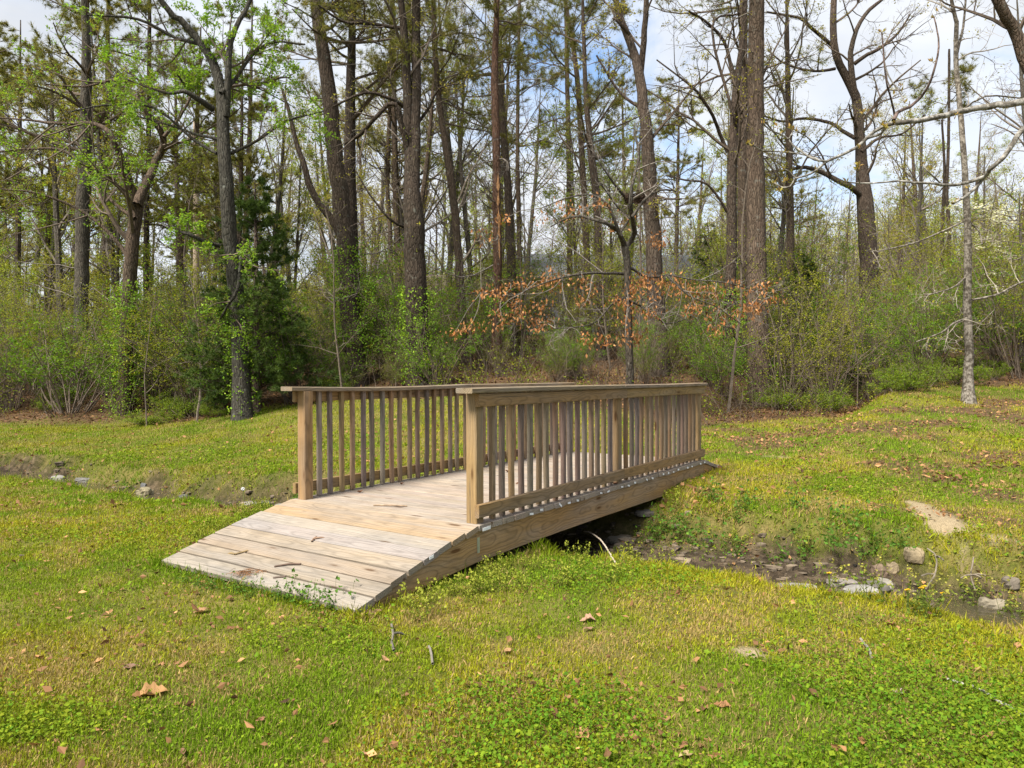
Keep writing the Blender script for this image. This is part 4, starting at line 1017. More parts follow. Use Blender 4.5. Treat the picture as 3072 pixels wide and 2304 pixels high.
for (xp, Y, s, lab) in [(1890, 27, .62, 'dark cedar at the foot of the stout oak'), (1735, 25, .7, 'dark cedar in the gap right of the tallest bare pine'), (1530, 30, .85, 'dark cedar behind the house corner left of the brown oak'), (1815, 20, .42, 'low round dark cedar among the shrubs right of the tallest bare pine'), (486, 17, .38, 'small dark cedar tucked left of the large cedar'), (640, 19, .40, 'small dark cedar right of the large cedar')]:
    c = copy_tree(c1); c.location = on_ground(xp, Y); c.scale = (s * 1.15, s * 1.15, s); c.rotation_euler = (0, 0, rng.random() * 6); c['label'] = lab

rng = np.random.default_rng(106)
# ---- shrubs of the wood edge: five kinds, copied
def bush(h, w, ns, leaf, per=3, ls=(.03, .055), col=(.13, .10, .075), arch=-.02, m=(5, 4), frac=1.0):
    st = MB(); lf = MB()
    az = rng.random(ns) * 6.283; rad = rng.random(ns) * .25
    S = np.stack([np.cos(az) * rad, np.sin(az) * rad, np.full(ns, -.08)], 1)
    sp = rng.uniform(.1, .75, ns) * w / h
    D = np.stack([np.cos(az) * sp, np.sin(az) * sp, np.ones(ns)], 1)
    P1, R1 = grow(S, D, h * rng.uniform(.55, 1.2, ns), rng.uniform(.008, .018, ns), 9, .09, arch)
    v, q = tube_batch(P1, R1, 4); st.add(v, q, col=col)
    S, D, L, r = children(P1, R1, m[0], .25, 1, (.4, 1.1), .38, .6, .15); P2, R2 = grow(S, D, L, np.maximum(r, .003), 6, .16, .01)
    v, q = tube_batch(P2, R2, 3); st.add(v, q, col=col)
    S, D, L, r = children(P2, R2, m[1], .2, 1, (.4, 1.2), .5, .6, .12); P3, R3 = grow(S, D, L, np.maximum(r, .0025), 4, .2, .02)
    v, q = tube_batch(P3, R3, 3); st.add(v, q, col=col)
    leaves_on(lf, P3, per, ls, leaf[0], leaf[1], .035, .35, frac)
    leaves_on(lf, P2, 2, ls, leaf[0], leaf[1], .03, .35, frac)
    return st, lf
KINDS = {
    'green': (bush(2.6, 2.3, 24, ((.085, .195, .008), (.17, .25, .012)), 11, (.035, .066)), 'bright green leafy shrub'),
    'yellow': (bush(3.2, 2.6, 20, ((.205, .245, .010), (.29, .28, .02)), 10, (.03, .055)), 'yellow green airy shrub'),
    'olive': (bush(2.6, 2.3, 20, ((.11, .155, .010), (.18, .175, .020)), 10, (.028, .05)), 'dull olive shrub'),
    'twiggy': (bush(2.2, 2.0, 20, ((.21, .22, .018), (.27, .20, .035)), 4, (.025, .045), (.13, .10, .075), frac=.7), 'nearly bare brown twiggy shrub'),
    'low': (bush(.9, 1.4, 20, ((.11, .21, .010), (.21, .24, .014)), 9, (.03, .05)), 'low green undergrowth shrub'),
}
proto = {}
def put_bush(kind, label, xp, Y, s=1.0, sz=None, group=None):
    loc = on_ground(xp, Y)
    if kind not in proto:
        (st, lf), _ = KINDS[kind]
        r = local_thing('shrub', label, 'shrub', group, [('stems', st, M_TWIG), ('leaves', lf, M_LEAF)], loc); proto[kind] = r
    else:
        r = copy_tree(proto[kind]); r.location = loc; r['label'] = label
        if group: r['group'] = group
        elif 'group' in r: del r['group']
    r.rotation_euler = (0, 0, rng.random() * 6.28); r.scale = (s, s, sz or s)
    return r
put_bush('green', 'bright green leafy shrub spreading right of the dark cedar', 640, 17, 1.05, 1.0)
put_bush('green', 'big dark green bush at the far left of the lawn edge', 150, 18.0, 1.45, 1.05)
put_bush('green', 'broad green bush half cut by the left edge', 20, 18.6, 1.3, 1.0)
put_bush('olive', 'olive green bush between the far left pine and the forked brown tree', 235, 19.5, 1.3, 1.2)
put_bush('green', 'mid green bush behind the foot of the cedar', 470, 19.5, 1.2, 1.2)
put_bush('green', 'bright green sprays at the foot of the thickest dark trunk', 945, 16, .68)
put_bush('green', 'bright green young shrub directly left of the pale blotchy trunk', 1990, 17.5, .9, .75)
put_bush('green', 'green shrub at the foot of the brown oak', 1560, 17.2, .8)
put_bush('green', 'green shrub at the foot of the big leaning pine', 735, 19, .95, 1.2)
put_bush('green', 'green leafy shrub climbing the forked brown tree', 330, 18.6, 1.0, 1.3)
put_bush('yellow', 'airy yellow green shrub between the cedar and the forked brown tree', 400, 18.5, .95, 1.0)
put_bush('yellow', 'airy yellow green shrub behind the far left bush', 60, 21, 1.1)
put_bush('yellow', 'tall yellow green shrub above the pale trunk on the right slope', 2150, 21, 1.4, 1.5)
put_bush('yellow', 'yellow green shrub beyond the stout oak', 1960, 24, 1.5, 1.5)
put_bush('yellow', 'yellow green shrub against the right edge', 2210, 17, 1.0, 1.3)
G1 = 'thin shrubs of the wood edge'
for k in range(150):
    r_ = rng.random(); kind = 'yellow' if r_ < .46 else 'olive' if r_ < .68 else 'twiggy' if r_ < .80 else 'green'
    xp = rng.uniform(-120, 2330); Y = rng.uniform(17.2, 31) if xp < 700 or xp > 1600 else rng.uniform(17, 36)
    if 640 < xp < 1540 and Y < 18.5: Y += 2.0
    if 1150 < xp < 1570 and Y > 25: continue
    s = rng.uniform(.65, 1.15) * (1.3 if xp > 1650 else 1.05) * (1 + .025 * max(0, Y - 18))
    lab = {'yellow': 'airy yellow green shrub in the thicket behind the lawn', 'olive': 'dull olive shrub in the thicket behind the lawn', 'twiggy': 'nearly bare twiggy brown shrub in the thicket behind the lawn', 'green': 'leafy mid green shrub in the thicket behind the lawn'}[kind]
    put_bush(kind, lab, xp, Y, s, s * rng.uniform(.8, 1.15), {'yellow': 'airy yellow green thicket shrubs', 'olive': 'dull olive thicket shrubs', 'twiggy': 'bare twiggy thicket shrubs', 'green': 'mid green thicket shrubs'}[kind])
for k in range(46):
    xp = rng.uniform(-100, 2320); X0 = (xp - 1106) / F
    Y = float(lawn_edge(np.array(X0 * 15), np.array(15.))) + rng.uniform(-.2, 3.0)
    if 420 < xp < 1580 and k % 4: continue
    put_bush('low', 'low green undergrowth shrub along the foot of the wood edge', xp, Y, rng.uniform(.5, .95), rng.uniform(.35, .8), 'low undergrowth shrubs')

rng = np.random.default_rng(107)
for k in range(26):
    xp = rng.uniform(640, 1560); Y = rng.uniform(16.2, 19.5)
    put_bush('olive' if k % 3 else 'green', 'small leafy shrub in front of the trunks behind the bridge', xp, Y, rng.uniform(.38, .62), rng.uniform(.35, .6), 'small shrubs behind the bridge')
# ---- saplings and the wood behind: a few kinds of trees, copied
def wood_tree(h, kind):
    tr = MB(); br = MB(); cr = MB()
    lx = rng.normal() * .5; ly = rng.normal() * .5
    r0 = h * .0105 * rng.uniform(.8, 1.2)
    P0 = np.array([[0, 0, -.2, r0], [lx * .25, ly * .2, h * .3, r0 * .85], [lx * .7, ly * .7, h * .65, r0 * .6], [lx, ly, h, .02]])
    R = trunk_geo(tr, P0, BARKC[['mid', 'warm', 'gray'][rng.integers(3)]], 7, 1.25, .5)
    if kind == 'pine':
        S, D, L, r = starts_on(R, 34, h * .42, h * .98, (1.0, 1.6), rr=.35, L=(1.2, 3.2)); L *= 1.15 - .7 * (S[:, 2] - h * .36) / (h * .64)
        P1, R1 = grow(S, D, L, np.maximum(r, .01), 7, .13, .02); v, q = tube_batch(P1, R1, 4); br.add(v, q, col=TWC)
        S, D, L, r = children(P1, R1, 7, .3, 1, (.4, 1.), .42, .5, .3, flat=.5); P2, R2 = grow(S, D, L, np.maximum(r, .006), 5, .16, .05); v, q = tube_batch(P2, R2, 3); br.add(v, q, col=TWC)
        needles_on(cr, P2, 11, 11, (.12, .24), wid=.010)
    else:
        S, D, L, r = starts_on(R, 15, h * .22, h * .95, (.5, 1.1), rr=.45, L=(1.4, 3.6)); P1, R1 = grow(S, D, L, np.maximum(r, .012), 8, .13, .06)
        v, q = tube_batch(P1, R1, 4); br.add(v, q, col=(.15, .125, .10))
        P4, R4, P3 = twigs(br, P1, np.maximum(R1, .008), 5, 4, 3, .5, .5, (.16, .135, .11))
        if kind == 'bud': leaves_on(cr, P4, 6, (.05, .095), YEL[0], YEL[1], .06, .2, .75)
        if kind == 'leafy': leaves_on(cr, P4, 8, (.06, .11), (.21, .29, .025), (.32, .33, .04), .08, .2, .9)
        if kind == 'bare': leaves_on(cr, P4, 1, (.04, .06), (.2, .17, .05), (.24, .16, .08), .04, .2, .3)
    return tr, br, cr
WK = []
for kind, h in (('pine', 17), ('pine', 15), ('bud', 14), ('bud', 11), ('leafy', 12), ('leafy', 8), ('bare', 13), ('bare', 10)):
    WK.append((kind, wood_tree(h, kind), None))
WL = {'pine': ('pine standing in the woods behind', 'pine tree', 'pines of the woods behind'), 'bud': ('slim tree with yellow green buds in the woods behind', 'tree', 'budding trees of the woods behind'),
      'leafy': ('young tree in fresh yellow green leaf in the woods behind', 'tree', 'leafing trees of the woods behind'), 'bare': ('slim bare branched tree in the woods behind', 'tree', 'bare trees of the woods behind')}
wp = [None] * len(WK)
def put_tree(i, xp, Y, s=1.0):
    kind, (tr, br, cr), _ = WK[i]; lab, cat, grp = WL[kind]
    X = (xp - 1106) / F * Y; loc = (X, Y, float(terrain(X, Y)))
    if wp[i] is None:
        parts = [('trunk', tr, M_BARK), ('crown', br, M_TWIG), ('foliage', cr, M_NEEDLE if kind == 'pine' else M_LEAF)]
        wp[i] = local_thing({'pine': 'pine_tree'}.get(kind, 'slim_tree'), lab, cat, grp, parts, loc); r = wp[i]
    else:
        r = copy_tree(wp[i]); r.location = loc
    r.rotation_euler = (0, 0, rng.random() * 6.28); r.scale = (s, s, s * rng.uniform(.9, 1.1))
for k in range(175):
    Y = 23 + 47 * rng.random() ** 1.1; xp = rng.uniform(-150, 2360)
    if 385 < xp < 470 and Y < 36: continue
    if 1150 < xp < 1570 and Y < 42 and k % 3: continue
    if xp < 560: i = rng.choice([0, 1, 0, 2, 3, 4, 5, 6], p=[.10, .09, .10, .14, .17, .17, .13, .10])
    elif xp < 1560: i = rng.choice(8, p=[.03, .02, .19, .20, .19, .16, .12, .09])
    else: i = rng.choice(8, p=[.02, .02, .22, .18, .22, .16, .10, .08])
    put_tree(int(i), xp, Y, rng.uniform(.75, 1.1) * (.8 if xp > 1650 and Y > 40 else 1))
# ---- dogwoods in white flower
rng = np.random.default_rng(120)
def dogwood(h):
    tr = MB(); br = MB(); fl = MB()
    R = trunk_geo(tr, np.array([[0, 0, -.1, .06], [.1, 0, h * .4, .045], [.05, .1, h * .75, .03], [0, .1, h, .012]]), BARKC['gray'], 7)
    S, D, L, r_ = starts_on(R, 22, h * .3, h * .98, (1.2, 1.6), rr=.5, L=(.8, 2.0)); P1, R1 = grow(S, D, L, np.maximum(r_, .008), 8, .10, .02)
    v, q = tube_batch(P1, R1, 4); br.add(v, q, col=(.14, .12, .10))
    S, D, L, r_ = children(P1, R1, 7, .25, 1, (.5, 1.1), .4, .5, .2, flat=.8); P2, R2 = grow(S, D, L, np.maximum(r_, .004), 5, .12, .03); v, q = tube_batch(P2, R2, 3); br.add(v, q, col=(.15, .13, .10))
    pos = P2[:, 1:].reshape(-1, 3); pos = np.repeat(pos, 3, 0) + rng.normal(size=(len(pos) * 3, 3)) * np.array([.06, .06, .02]); N = len(pos)
    v, q, c = leaf_quads(pos, rng.uniform(.05, .085, N), varcol(N, (.62, .62, .52), .08), .8, .8); fl.add(v, q, col=c)
    leaves_on(br, P2, 2, (.03, .05), SPRING[0], SPRING[1], .04, .4); return tr, br, fl
td, bd, fd_ = dogwood(4.6)
dw = local_thing('dogwood_tree', 'dogwood with flat white flower sprays at the right edge', 'tree', None, [('trunk', td, M_BARK), ('crown', bd, M_TWIG), ('blossom', fd_, M_LEAF)], on_ground(2205, 19.5))
d2 = copy_tree(dw); d2.location = on_ground(20, 36); d2.rotation_euler = (0, 0, 2.0); d2['label'] = 'far white flowering dogwood at the left edge above the bushes'

rng = np.random.default_rng(108)
# saplings: thin whips standing in the thicket
def sapling(h):
    st = MB(); lf = MB()
    P1, R1 = grow(np.zeros((1, 3)) - np.array([[0, 0, .1]]), np.array([[rng.normal() * .06, rng.normal() * .06, 1]]), np.array([h]), np.array([h * .006]), 14, .06, .02, .3)
    v, q = tube_batch(P1, R1, 5); st.add(v, q, col=(.115, .092, .07))
    S, D, L, r = children(P1, R1, 16, .25, 1, (.6, 1.3), .22, .5, .3); P2, R2 = grow(S, D, L, np.maximum(r, .004), 6, .14, .02); v, q = tube_batch(P2, R2, 3); st.add(v, q, col=(.12, .096, .074))
    S, D, L, r = children(P2, R2, 4, .25, 1, (.5, 1.2), .5, .6, .12); P3, R3 = grow(S, D, L, np.maximum(r, .003), 4, .18, .02); v, q = tube_batch(P3, R3, 3); st.add(v, q, col=(.12, .096, .074))
    leaves_on(lf, P3, 3, (.03, .06), SPRING[0], SPRING[1], .04, .4, .6); return st, lf
sp_ = [sapling(4.2), sapling(3.0), sapling(5.5)]; spo = [None] * 3
for k in range(44):
    i = int(rng.integers(3)); xp = rng.uniform(-60, 2280); Y = rng.uniform(15.6, 23)
    loc = on_ground(xp, Y)
    if spo[i] is None: spo[i] = r = local_thing('sapling', 'thin whippy sapling rising from the thicket', 'sapling', 'thin saplings in the thicket', [('stems', sp_[i][0], M_TWIG), ('leaves', sp_[i][1], M_LEAF)], loc)
    else: r = copy_tree(spo[i]); r.location = loc
    r.rotation_euler = (0, 0, rng.random() * 6.28); s = rng.uniform(.7, 1.15); r.scale = (s, s, s)

rng = np.random.default_rng(109)
# ---- far away: long low wood that closes the view
mb = MB(); lf = MB()
n = 2600; xs = rng.uniform(-1.0, 1.0, n); Yw = rng.uniform(70, 120, n); Xw = xs * Yw
S = np.stack([Xw, Yw, terrain(Xw, Yw) - .3], 1)
P1, R1 = grow(S, np.stack([rng.normal(size=n) * .1, rng.normal(size=n) * .1, np.ones(n)], 1), rng.uniform(5, 9.5, n) * np.where(xs > .25, 1.15, .85), rng.uniform(.04, .11, n), 6, .06, .03)
v, q = tube_batch(P1, R1, 4); mb.add(v, q, col=(.17, .145, .125))
S, D, L, r = children(P1, R1, 9, .2, 1, (.4, 1.), .3, .5, .5); P2, R2 = grow(S, D, L, np.maximum(r, .02), 5, .15, .05); v, q = tube_batch(P2, R2, 3); mb.add(v, q, col=(.18, .155, .13))
k = rng.random(len(P2)) < .8
leaves_on(mb, P2[k], 11, (.16, .32), (.25, .28, .045), (.33, .30, .07), .3, .2)
tag(mb.build('far_woods', M_TWIG), 'hazy mass of far bare and budding trees closing the view', 'woods', kind='stuff')

rng = np.random.default_rng(110)
# ---- twigs, brush and seedlings covering the floor of the wood
mb = MB(); n = 3600
xs = rng.uniform(-.82, .82, n); Yw = rng.uniform(13.5, 30, n); Xw = xs * Yw
kk = Yw > lawn_edge(Xw, Yw) + .1; Xw, Yw = Xw[kk], Yw[kk]; n = len(Xw)
S = np.stack([Xw, Yw, terrain(Xw, Yw) - .03], 1)
P1, R1 = grow(S, np.stack([rng.normal(size=n) * .5, rng.normal(size=n) * .5, np.ones(n)], 1), rng.gamma(4, .17, n), np.full(n, .006), 6, .15, .0)
v, q = tube_batch(P1, R1, 3); mb.add(v, q, col=np.repeat(varcol(n, (.15, .115, .085), .25), 18, 0))
S, D, L, r = children(P1, R1, 4, .25, 1, (.5, 1.2), .5, .6, .1); P2, R2 = grow(S, D, L, np.full(len(L), .004), 4, .2, .02); v, q = tube_batch(P2, R2, 3); mb.add(v, q, col=(.13, .10, .072))
gsel = fbm(P2[:, 0, 0] * .35, P2[:, 0, 1] * .35, 3) > .46
leaves_on(mb, P2[gsel], 6, (.035, .07), (.14, .21, .010), (.23, .22, .02), .06, .4)
tag(mb.build('undergrowth', M_LEAF), 'tangled twigs and seedlings covering the floor of the wood', 'undergrowth', kind='stuff')

# ---- utility pole and houses among the trees
mb = MB(); pb = on_ground(424, 33); top = wpt(425, 262, 33)
lp = np.array([[pb[0], pb[1], pb[2] - .2, .15], [top[0], top[1], top[2], .125]])
trunk_geo(mb, lp, (.5, .5, .5), 12, 1.0, .6, 0.0)
r = empty('utility_pole', pb); tag(r, 'pale wooden utility pole with a short crossarm behind the pines at the left', 'utility pole')
mb.build('shaft', M_POLE, r, smooth_sh=True, origin=pb)
ca = wpt(424, 297, 33)
def box(mb, x0, x1, y0, y1, z0, z1, col=(.5, .5, .5)):
    V = [(x0, y0, z0), (x1, y0, z0), (x1, y1, z0), (x0, y1, z0), (x0, y0, z1), (x1, y0, z1), (x1, y1, z1), (x0, y1, z1)]
    mb.add(V, [(0, 3, 2, 1), (4, 5, 6, 7), (0, 1, 5, 4), (1, 2, 6, 5), (2, 3, 7, 6), (3, 0, 4, 7)], col=col)
mb = MB(); box(mb, ca[0] - .28, ca[0] + .42, ca[1] - .22, ca[1] - .14, ca[2] - .06, ca[2] + .06); mb.build('crossarm', M_POLE, r, origin=pb)

def house(name, label, xp, Y, width, depth, hw_, hr, wallm, roofm, rz, wins, door=None):
    loc = on_ground(xp, Y); r = empty(name, loc, rz); tag(r, label, 'house')
    w2, d2 = width / 2, depth / 2
    m = MB(); box(m, -w2, w2, -d2, d2, -.6, hw_)
    m.add([(-w2, -d2, hw_ + .002), (-w2, d2, hw_ + .002), (-w2, 0, hw_ + hr - .05), (w2, -d2, hw_ + .002), (w2, d2, hw_ + .002), (w2, 0, hw_ + hr - .05)], t=[(0, 2, 1), (3, 4, 5)])
    m.build('wall', wallm, r)
    m = MB(); ov = .35; e = hr / d2
    for s in (-1, 1):
        a = [(-w2 - ov, s * (d2 + ov), hw_ - ov * e), (w2 + ov, s * (d2 + ov), hw_ - ov * e), (w2 + ov, 0, hw_ + hr), (-w2 - ov, 0, hw_ + hr)]
        V = a + [(x, y, z + .10) for (x, y, z) in a]
        m.add(V, [(0, 1, 2, 3), (7, 6, 5, 4), (0, 4, 5, 1), (1, 5, 6, 2), (2, 6, 7, 3), (3, 7, 4, 0)])
    m.build('roof', roofm, r)
    for (x, z, w, h) in wins:
        m = MB(); box(m, x - w / 2, x + w / 2, -d2 - .05, -d2 + .01, z - h / 2, z + h / 2); f = m.build('window', M_TRIM, r)
        m = MB(); box(m, x - w / 2 + .07, x - .025, -d2 - .07, -d2 - .045, z - h / 2 + .07, z + h / 2 - .07); box(m, x + .025, x + w / 2 - .07, -d2 - .07, -d2 - .045, z - h / 2 + .07, z + h / 2 - .07); m.build('pane', M_GLASS, f)
    if door:
        m = MB(); box(m, door - .45, door + .45, -d2 - .05, -d2 + .01, .02, 2.05); m.build('door', M_ROOF, r)
    return r
house('house', 'long grey house with a low shingled roof half hidden behind the oak', 1335, 42, 12.5, 7, 2.5, 1.7, M_SIDING, M_ROOF, .06, [(-4.6, 1.5, 1.5, 1.1), (-2.2, 1.5, .9, 1.1), (1.9, 1.5, 1.5, 1.1), (4.8, 1.5, 1.5, 1.1)], -.4)
house('house', 'small brown roofed house glimpsed left of the thickest dark trunk', 850, 46, 7.5, 6, 2.3, 1.5, M_BRICKW, M_ROOFB, -.1, [(-1.9, 1.4, 1.3, 1.1), (1.2, 1.4, 1.1, 1.1)], 2.9)

rng = np.random.default_rng(111)
# ---- stones and gravel in the creek
def blob(r3, col, n1=10, n2=7, amp=.25, sh=None):
    sh = sh if sh is not None else rng.uniform(-9, 9, 3)
    th = np.linspace(0, 2 * np.pi, n1, endpoint=False); ph = np.linspace(-np.pi / 2, np.pi / 2, n2)
    T_, P_ = np.meshgrid(th, ph); d = np.stack([np.cos(T_) * np.cos(P_), np.sin(T_) * np.cos(P_), np.sin(P_)], -1).reshape(-1, 3)
    nz = vnoise(d[:, 0] * 1.7 + sh[0] + d[:, 2] * 1.3, d[:, 1] * 1.7 + sh[1] - d[:, 2]); s = 1 + amp * (nz - .5) * 2
    v = np.sign(d) * np.abs(d) ** .72 * s[:, None] * np.asarray(r3)
    idx = np.arange(n1 * n2).reshape(n2, n1); a = idx[:-1]; b = np.roll(a, -1, 1); c_ = np.roll(idx[1:], -1, 1)
    return v, np.stack([a, b, c_, idx[1:]], -1).reshape(-1, 4)
def pix(xf, yf, z):
    """full resolution pixel on the level z"""
    sx = (xf - 1536) / 2149.2; sy = (1152 - yf) / 2149.2
    rz = math.sin(PITCH) + sy * math.cos(PITCH); ry = math.cos(PITCH) - sy * math.sin(PITCH); t = (z - H_CAM) / rz
    return np.array([sx * t, ry * t, z])
ST = [  # pixel x, y, size x, y, z, colour, label
    (2375, 1772, .20, .07, .05, (.36, .33, .28), 'long pale flat slab lying along the near edge of the creek'), (2530, 1752, .13, .06, .04, (.33, .29, .25), 'pinkish flat stone above the long pale slab in the creek'),
    (2575, 1775, .12, .07, .035, (.40, .38, .34), 'smooth pale stone in the water right of the long slab'), (2625, 1765, .10, .06, .05, (.20, .18, .15), 'dark wet ridged stone in the water'), (2650, 1758, .06, .05, .05, (.36, .33, .27), 'knobbly pale stone beside the dark wet stone'),
    (2636, 1716, .055, .05, .055, (.27, .19, .13), 'reddish brown stone at the far bank under the grass tuft'), (2676, 1698, .045, .03, .06, (.40, .31, .19), 'upright tan stone against the far bank'), (2742, 1708, .07, .05, .06, (.42, .33, .20), 'yellowish tan stone right of the upright tan stone'),
    (2975, 1743, .08, .06, .06, (.36, .31, .22), 'pale blocky stone under the bare soil bank at the right'), (3030, 1750, .06, .05, .05, (.25, .21, .16), 'brown stone close to the right edge of the creek'), (2145, 1742, .045, .035, .035, (.42, .32, .20), 'rounded tan stone among the gravel right of the bridge'),
    (172, 1428, .16, .12, .07, (.38, .36, .32), 'large pale stone in the creek at the far left'), (250, 1437, .22, .10, .06, (.22, .21, .19), 'dark layered slab beside the large pale stone'),
    (435, 1470, .16, .13, .12, (.36, .31, .19), 'squarish yellowish block at the creek edge on the left'), (432, 1455, .07, .06, .07, (.17, .17, .17), 'dark grey round stone behind the yellowish block'), (550, 1480, .10, .08, .08, (.17, .16, .15), 'dark stone in the middle of the left creek'),
    (755, 1502, .17, .10, .045, (.38, .35, .30), 'flat pale stone by the water left of the ramp'), (795, 1508, .11, .08, .06, (.21, .20, .19), 'dark rounded stone touching the flat pale stone'), (850, 1512, .17, .12, .05, (.37, .35, .31), 'pale slab beside the ramp at the water edge'),
    (1935, 1540, .11, .08, .03, (.16, .14, .115), 'large flat stone on the bank just outside the bridge shadow'), (1860, 1620, .11, .07, .035, (.14, .12, .09), 'angular brown stone beside the dark water under the bridge'), (3055, 1940, .05, .04, .03, (.45, .44, .42), 'pale stone in the grass at the right edge')]
for (x, y, a, b, c, col, lab) in ST:
    zz = WATER + .04
    for _ in range(20):
        p = pix(x, y, zz); z = float(terrain(p[0], p[1])); zz = .6 * zz + .4 * (max(z, WATER) + c * .4)
    m = MB(); v, q = blob((a, b, c), col, 14, 9, .3); sc_ = .7 if x < 900 else 1.0; v = v * sc_; an = rng.uniform(-.5, .2); R2 = np.array([[math.cos(an), -math.sin(an), 0], [math.sin(an), math.cos(an), 0], [0, 0, 1]])
    m.add(v @ R2.T, q, col=np.array(col) * .55); o = m.build('stone', M_STONE, loc=(p[0], p[1], max(z, WATER - .02) + c * .25), smooth_sh=False); tag(o, lab, 'stone')
mb = MB(); n = 3800
v_ = rng.uniform(-9, 7.5, n); f_ = rng.beta(3.4, 3.4, n); cc = creek(v_); u_ = cc[0] + .25 + (cc[3] - cc[0] - .2) * f_; Xs, Ys = fromuv(u_, v_); ok = (Ys > 2) & (rng.random(n) < np.where(v_ < -.5, .45, np.where(v_ > 2, .6, 1.)))
for X_, Y_ in zip(Xs[ok], Ys[ok]):
    s = rng.gamma(2.0, .0095); v, q = blob((s * rng.uniform(.8, 1.8), s * rng.uniform(.7, 1.2), s * rng.uniform(.3, .7)), None, 6, 4, .3)
    an = rng.random() * 6.28; v = np.c_[v[:, 0] * math.cos(an) - v[:, 1] * math.sin(an), v[:, 0] * math.sin(an) + v[:, 1] * math.cos(an), v[:, 2]]
    mb.add(v + np.array([X_, Y_, float(base_z(X_, Y_)) * 0]), q, col=varcol(1, (.085, .066, .046), .35, (.15, .115, .078)))
# drop the pebbles onto the bed in one go
allv = np.concatenate(mb.v); cent = np.repeat(np.stack([Xs[ok], Ys[ok]], 1), 24, 0); allv[:, 2] += terrain(cent[:, 0], cent[:, 1]) + .004; mb.v = [allv]
tag(mb.build('gravel', M_STONE), 'small stones and pebbles strewn over the creek bed', 'gravel', kind='stuff')

rng = np.random.default_rng(112)
# ---- loose things on the grass and the deck
def oak_leaf(size, col, curl, lobes=4, simple=False):
    """lobed leaf outline, folded along the midrib and curled"""
    n = 28; t = np.linspace(0, 1, n); w = np.sin(np.pi * t ** .85) * (.30 if not simple else .24) * (1 + (.17 * np.sin(t * lobes * 2 * np.pi + .6) if not simple else 0)) + .012
    nx_ = 5; V = []
    for i in range(n):
        for k in range(nx_):
            s_ = (k / (nx_ - 1) - .5) * 2; V.append((t[i], w[i] * s_, 0))
    V = np.array(V); x, y = V[:, 0], V[:, 1]
    z = curl[0] * (x - .4) ** 2 * 1.3 + curl[1] * y * y * 2.2 + .05 * np.sin(x * 9 + curl[2]) + .16 * np.abs(y) + curl[2] * .1 * x * y
    z = z - z.mean()
    V = np.stack([x - .5, y, z], 1) * size
    q = [(i * nx_ + k, i * nx_ + k + 1, (i + 1) * nx_ + k + 1, (i + 1) * nx_ + k) for i in range(n - 1) for k in range(nx_ - 1)]
    m = MB(); cv = np.array(col)[None] * (1 + .10 * rng.normal(size=(len(V), 1))); m.add(V, q, col=np.clip(cv, .01, .8)); return m
LV = [(455, 2072, .155, (.30, .17, .07), 'large tan lobed oak leaf lying at the lower left of the lawn'), (420, 2078, .09, (.20, .10, .04), 'curled brown leaf touching the large tan oak leaf'), (605, 1828, .13, (.27, .16, .08), 'long folded tan leaf on the grass in front of the ramp'), (62, 1663, .075, (.10, .08, .06), 'dark curled leaf alone at the left edge of the lawn'),
      (965, 1880, .095, (.13, .06, .035), 'dark red brown leaf on the grass below the ramp corner'), (1760, 1857, .11, (.33, .19, .13), 'pinkish tan leaf on the clover right of the ramp'), (1765, 1885, .08, (.24, .14, .09), 'brown leaf just below the pinkish tan leaf'), (1745, 2200, .105, (.36, .20, .09), 'bright orange tan leaf near the bottom centre'), (2165, 2115, .085, (.26, .13, .06), 'narrow reddish leaf standing in the clover'),
      (2728, 2085, .115, (.36, .24, .13), 'broad pale tan leaf beside the pale scrap at the lower right'), (2695, 2078, .085, (.46, .38, .33), 'pale pinkish torn leaf touching the broad tan leaf'), (2950, 2215, .11, (.33, .18, .08), 'orange tan leaf at the lower right corner'), (2670, 1870, .09, (.22, .09, .05), 'rusty red leaf in the tall grass near the creek'), (2585, 2220, .08, (.26, .13, .05), 'curled orange leaf low on the right lawn'), (2055, 2262, .075, (.36, .26, .13), 'pale upright leaf at the bottom edge right of centre'),
      (1398, 1762, .075, (.34, .16, .08), 'orange leaf in the clover beside the ramp'), (1280, 1757, .10, (.36, .23, .12), 'tan leaf against the ramp stringer'), (1110, 1840, .10, (.16, .09, .06), 'dark crumpled leaf at the foot of the ramp corner'), (1130, 1832, .085, (.20, .11, .07), 'brown crumpled leaf beside the dark one at the ramp corner'), (1155, 1975, .07, (.33, .19, .10), 'small tan leaf on the lawn below the ramp'), (545, 2250, .055, (.17, .09, .05), 'small dark brown leaf at the bottom left'), (780, 2155, .055, (.22, .10, .06), 'small reddish curled leaf left of the bottom centre'),
      (1095, 2260, .065, (.34, .19, .11), 'small pinkish tan leaf at the bottom edge'), (110, 1965, .05, (.36, .18, .08), 'small orange leaf at the left side of the lawn'), (390, 1995, .08, (.17, .10, .07), 'dull brown leaf left above the large tan oak leaf'), (1520, 1950, .08, (.30, .18, .09), 'thin tan leaf in the middle of the lawn'), (2010, 1940, .06, (.22, .10, .06), 'small red brown leaf in the middle right of the lawn'), (540, 1700, .08, (.12, .09, .07), 'dark leaf left of the ramp edge')]
for (x, y, s, col, lab) in LV:
    p = pix(x, y, 0.02); p = pix(x, y, float(terrain(p[0], p[1])) + .018)
    m = oak_leaf(s * .8, col, (rng.uniform(-.3, .5), rng.uniform(.1, .8), rng.normal() * .6), simple=s < .085)
    o = m.build('fallen_leaf', M_DEAD, loc=p, smooth_sh=True); o.rotation_euler = (rng.normal() * .22, rng.normal() * .2, rng.random() * 6.28); tag(o, lab, 'leaf', 'fallen leaves on the grass')
    if 'large tan' in lab: o.rotation_euler = (.22, -.1, .35)
def deckpos(u, v, z=.004):
    x, y = fromuv(u, v); return np.array([x, y, BZ + z])
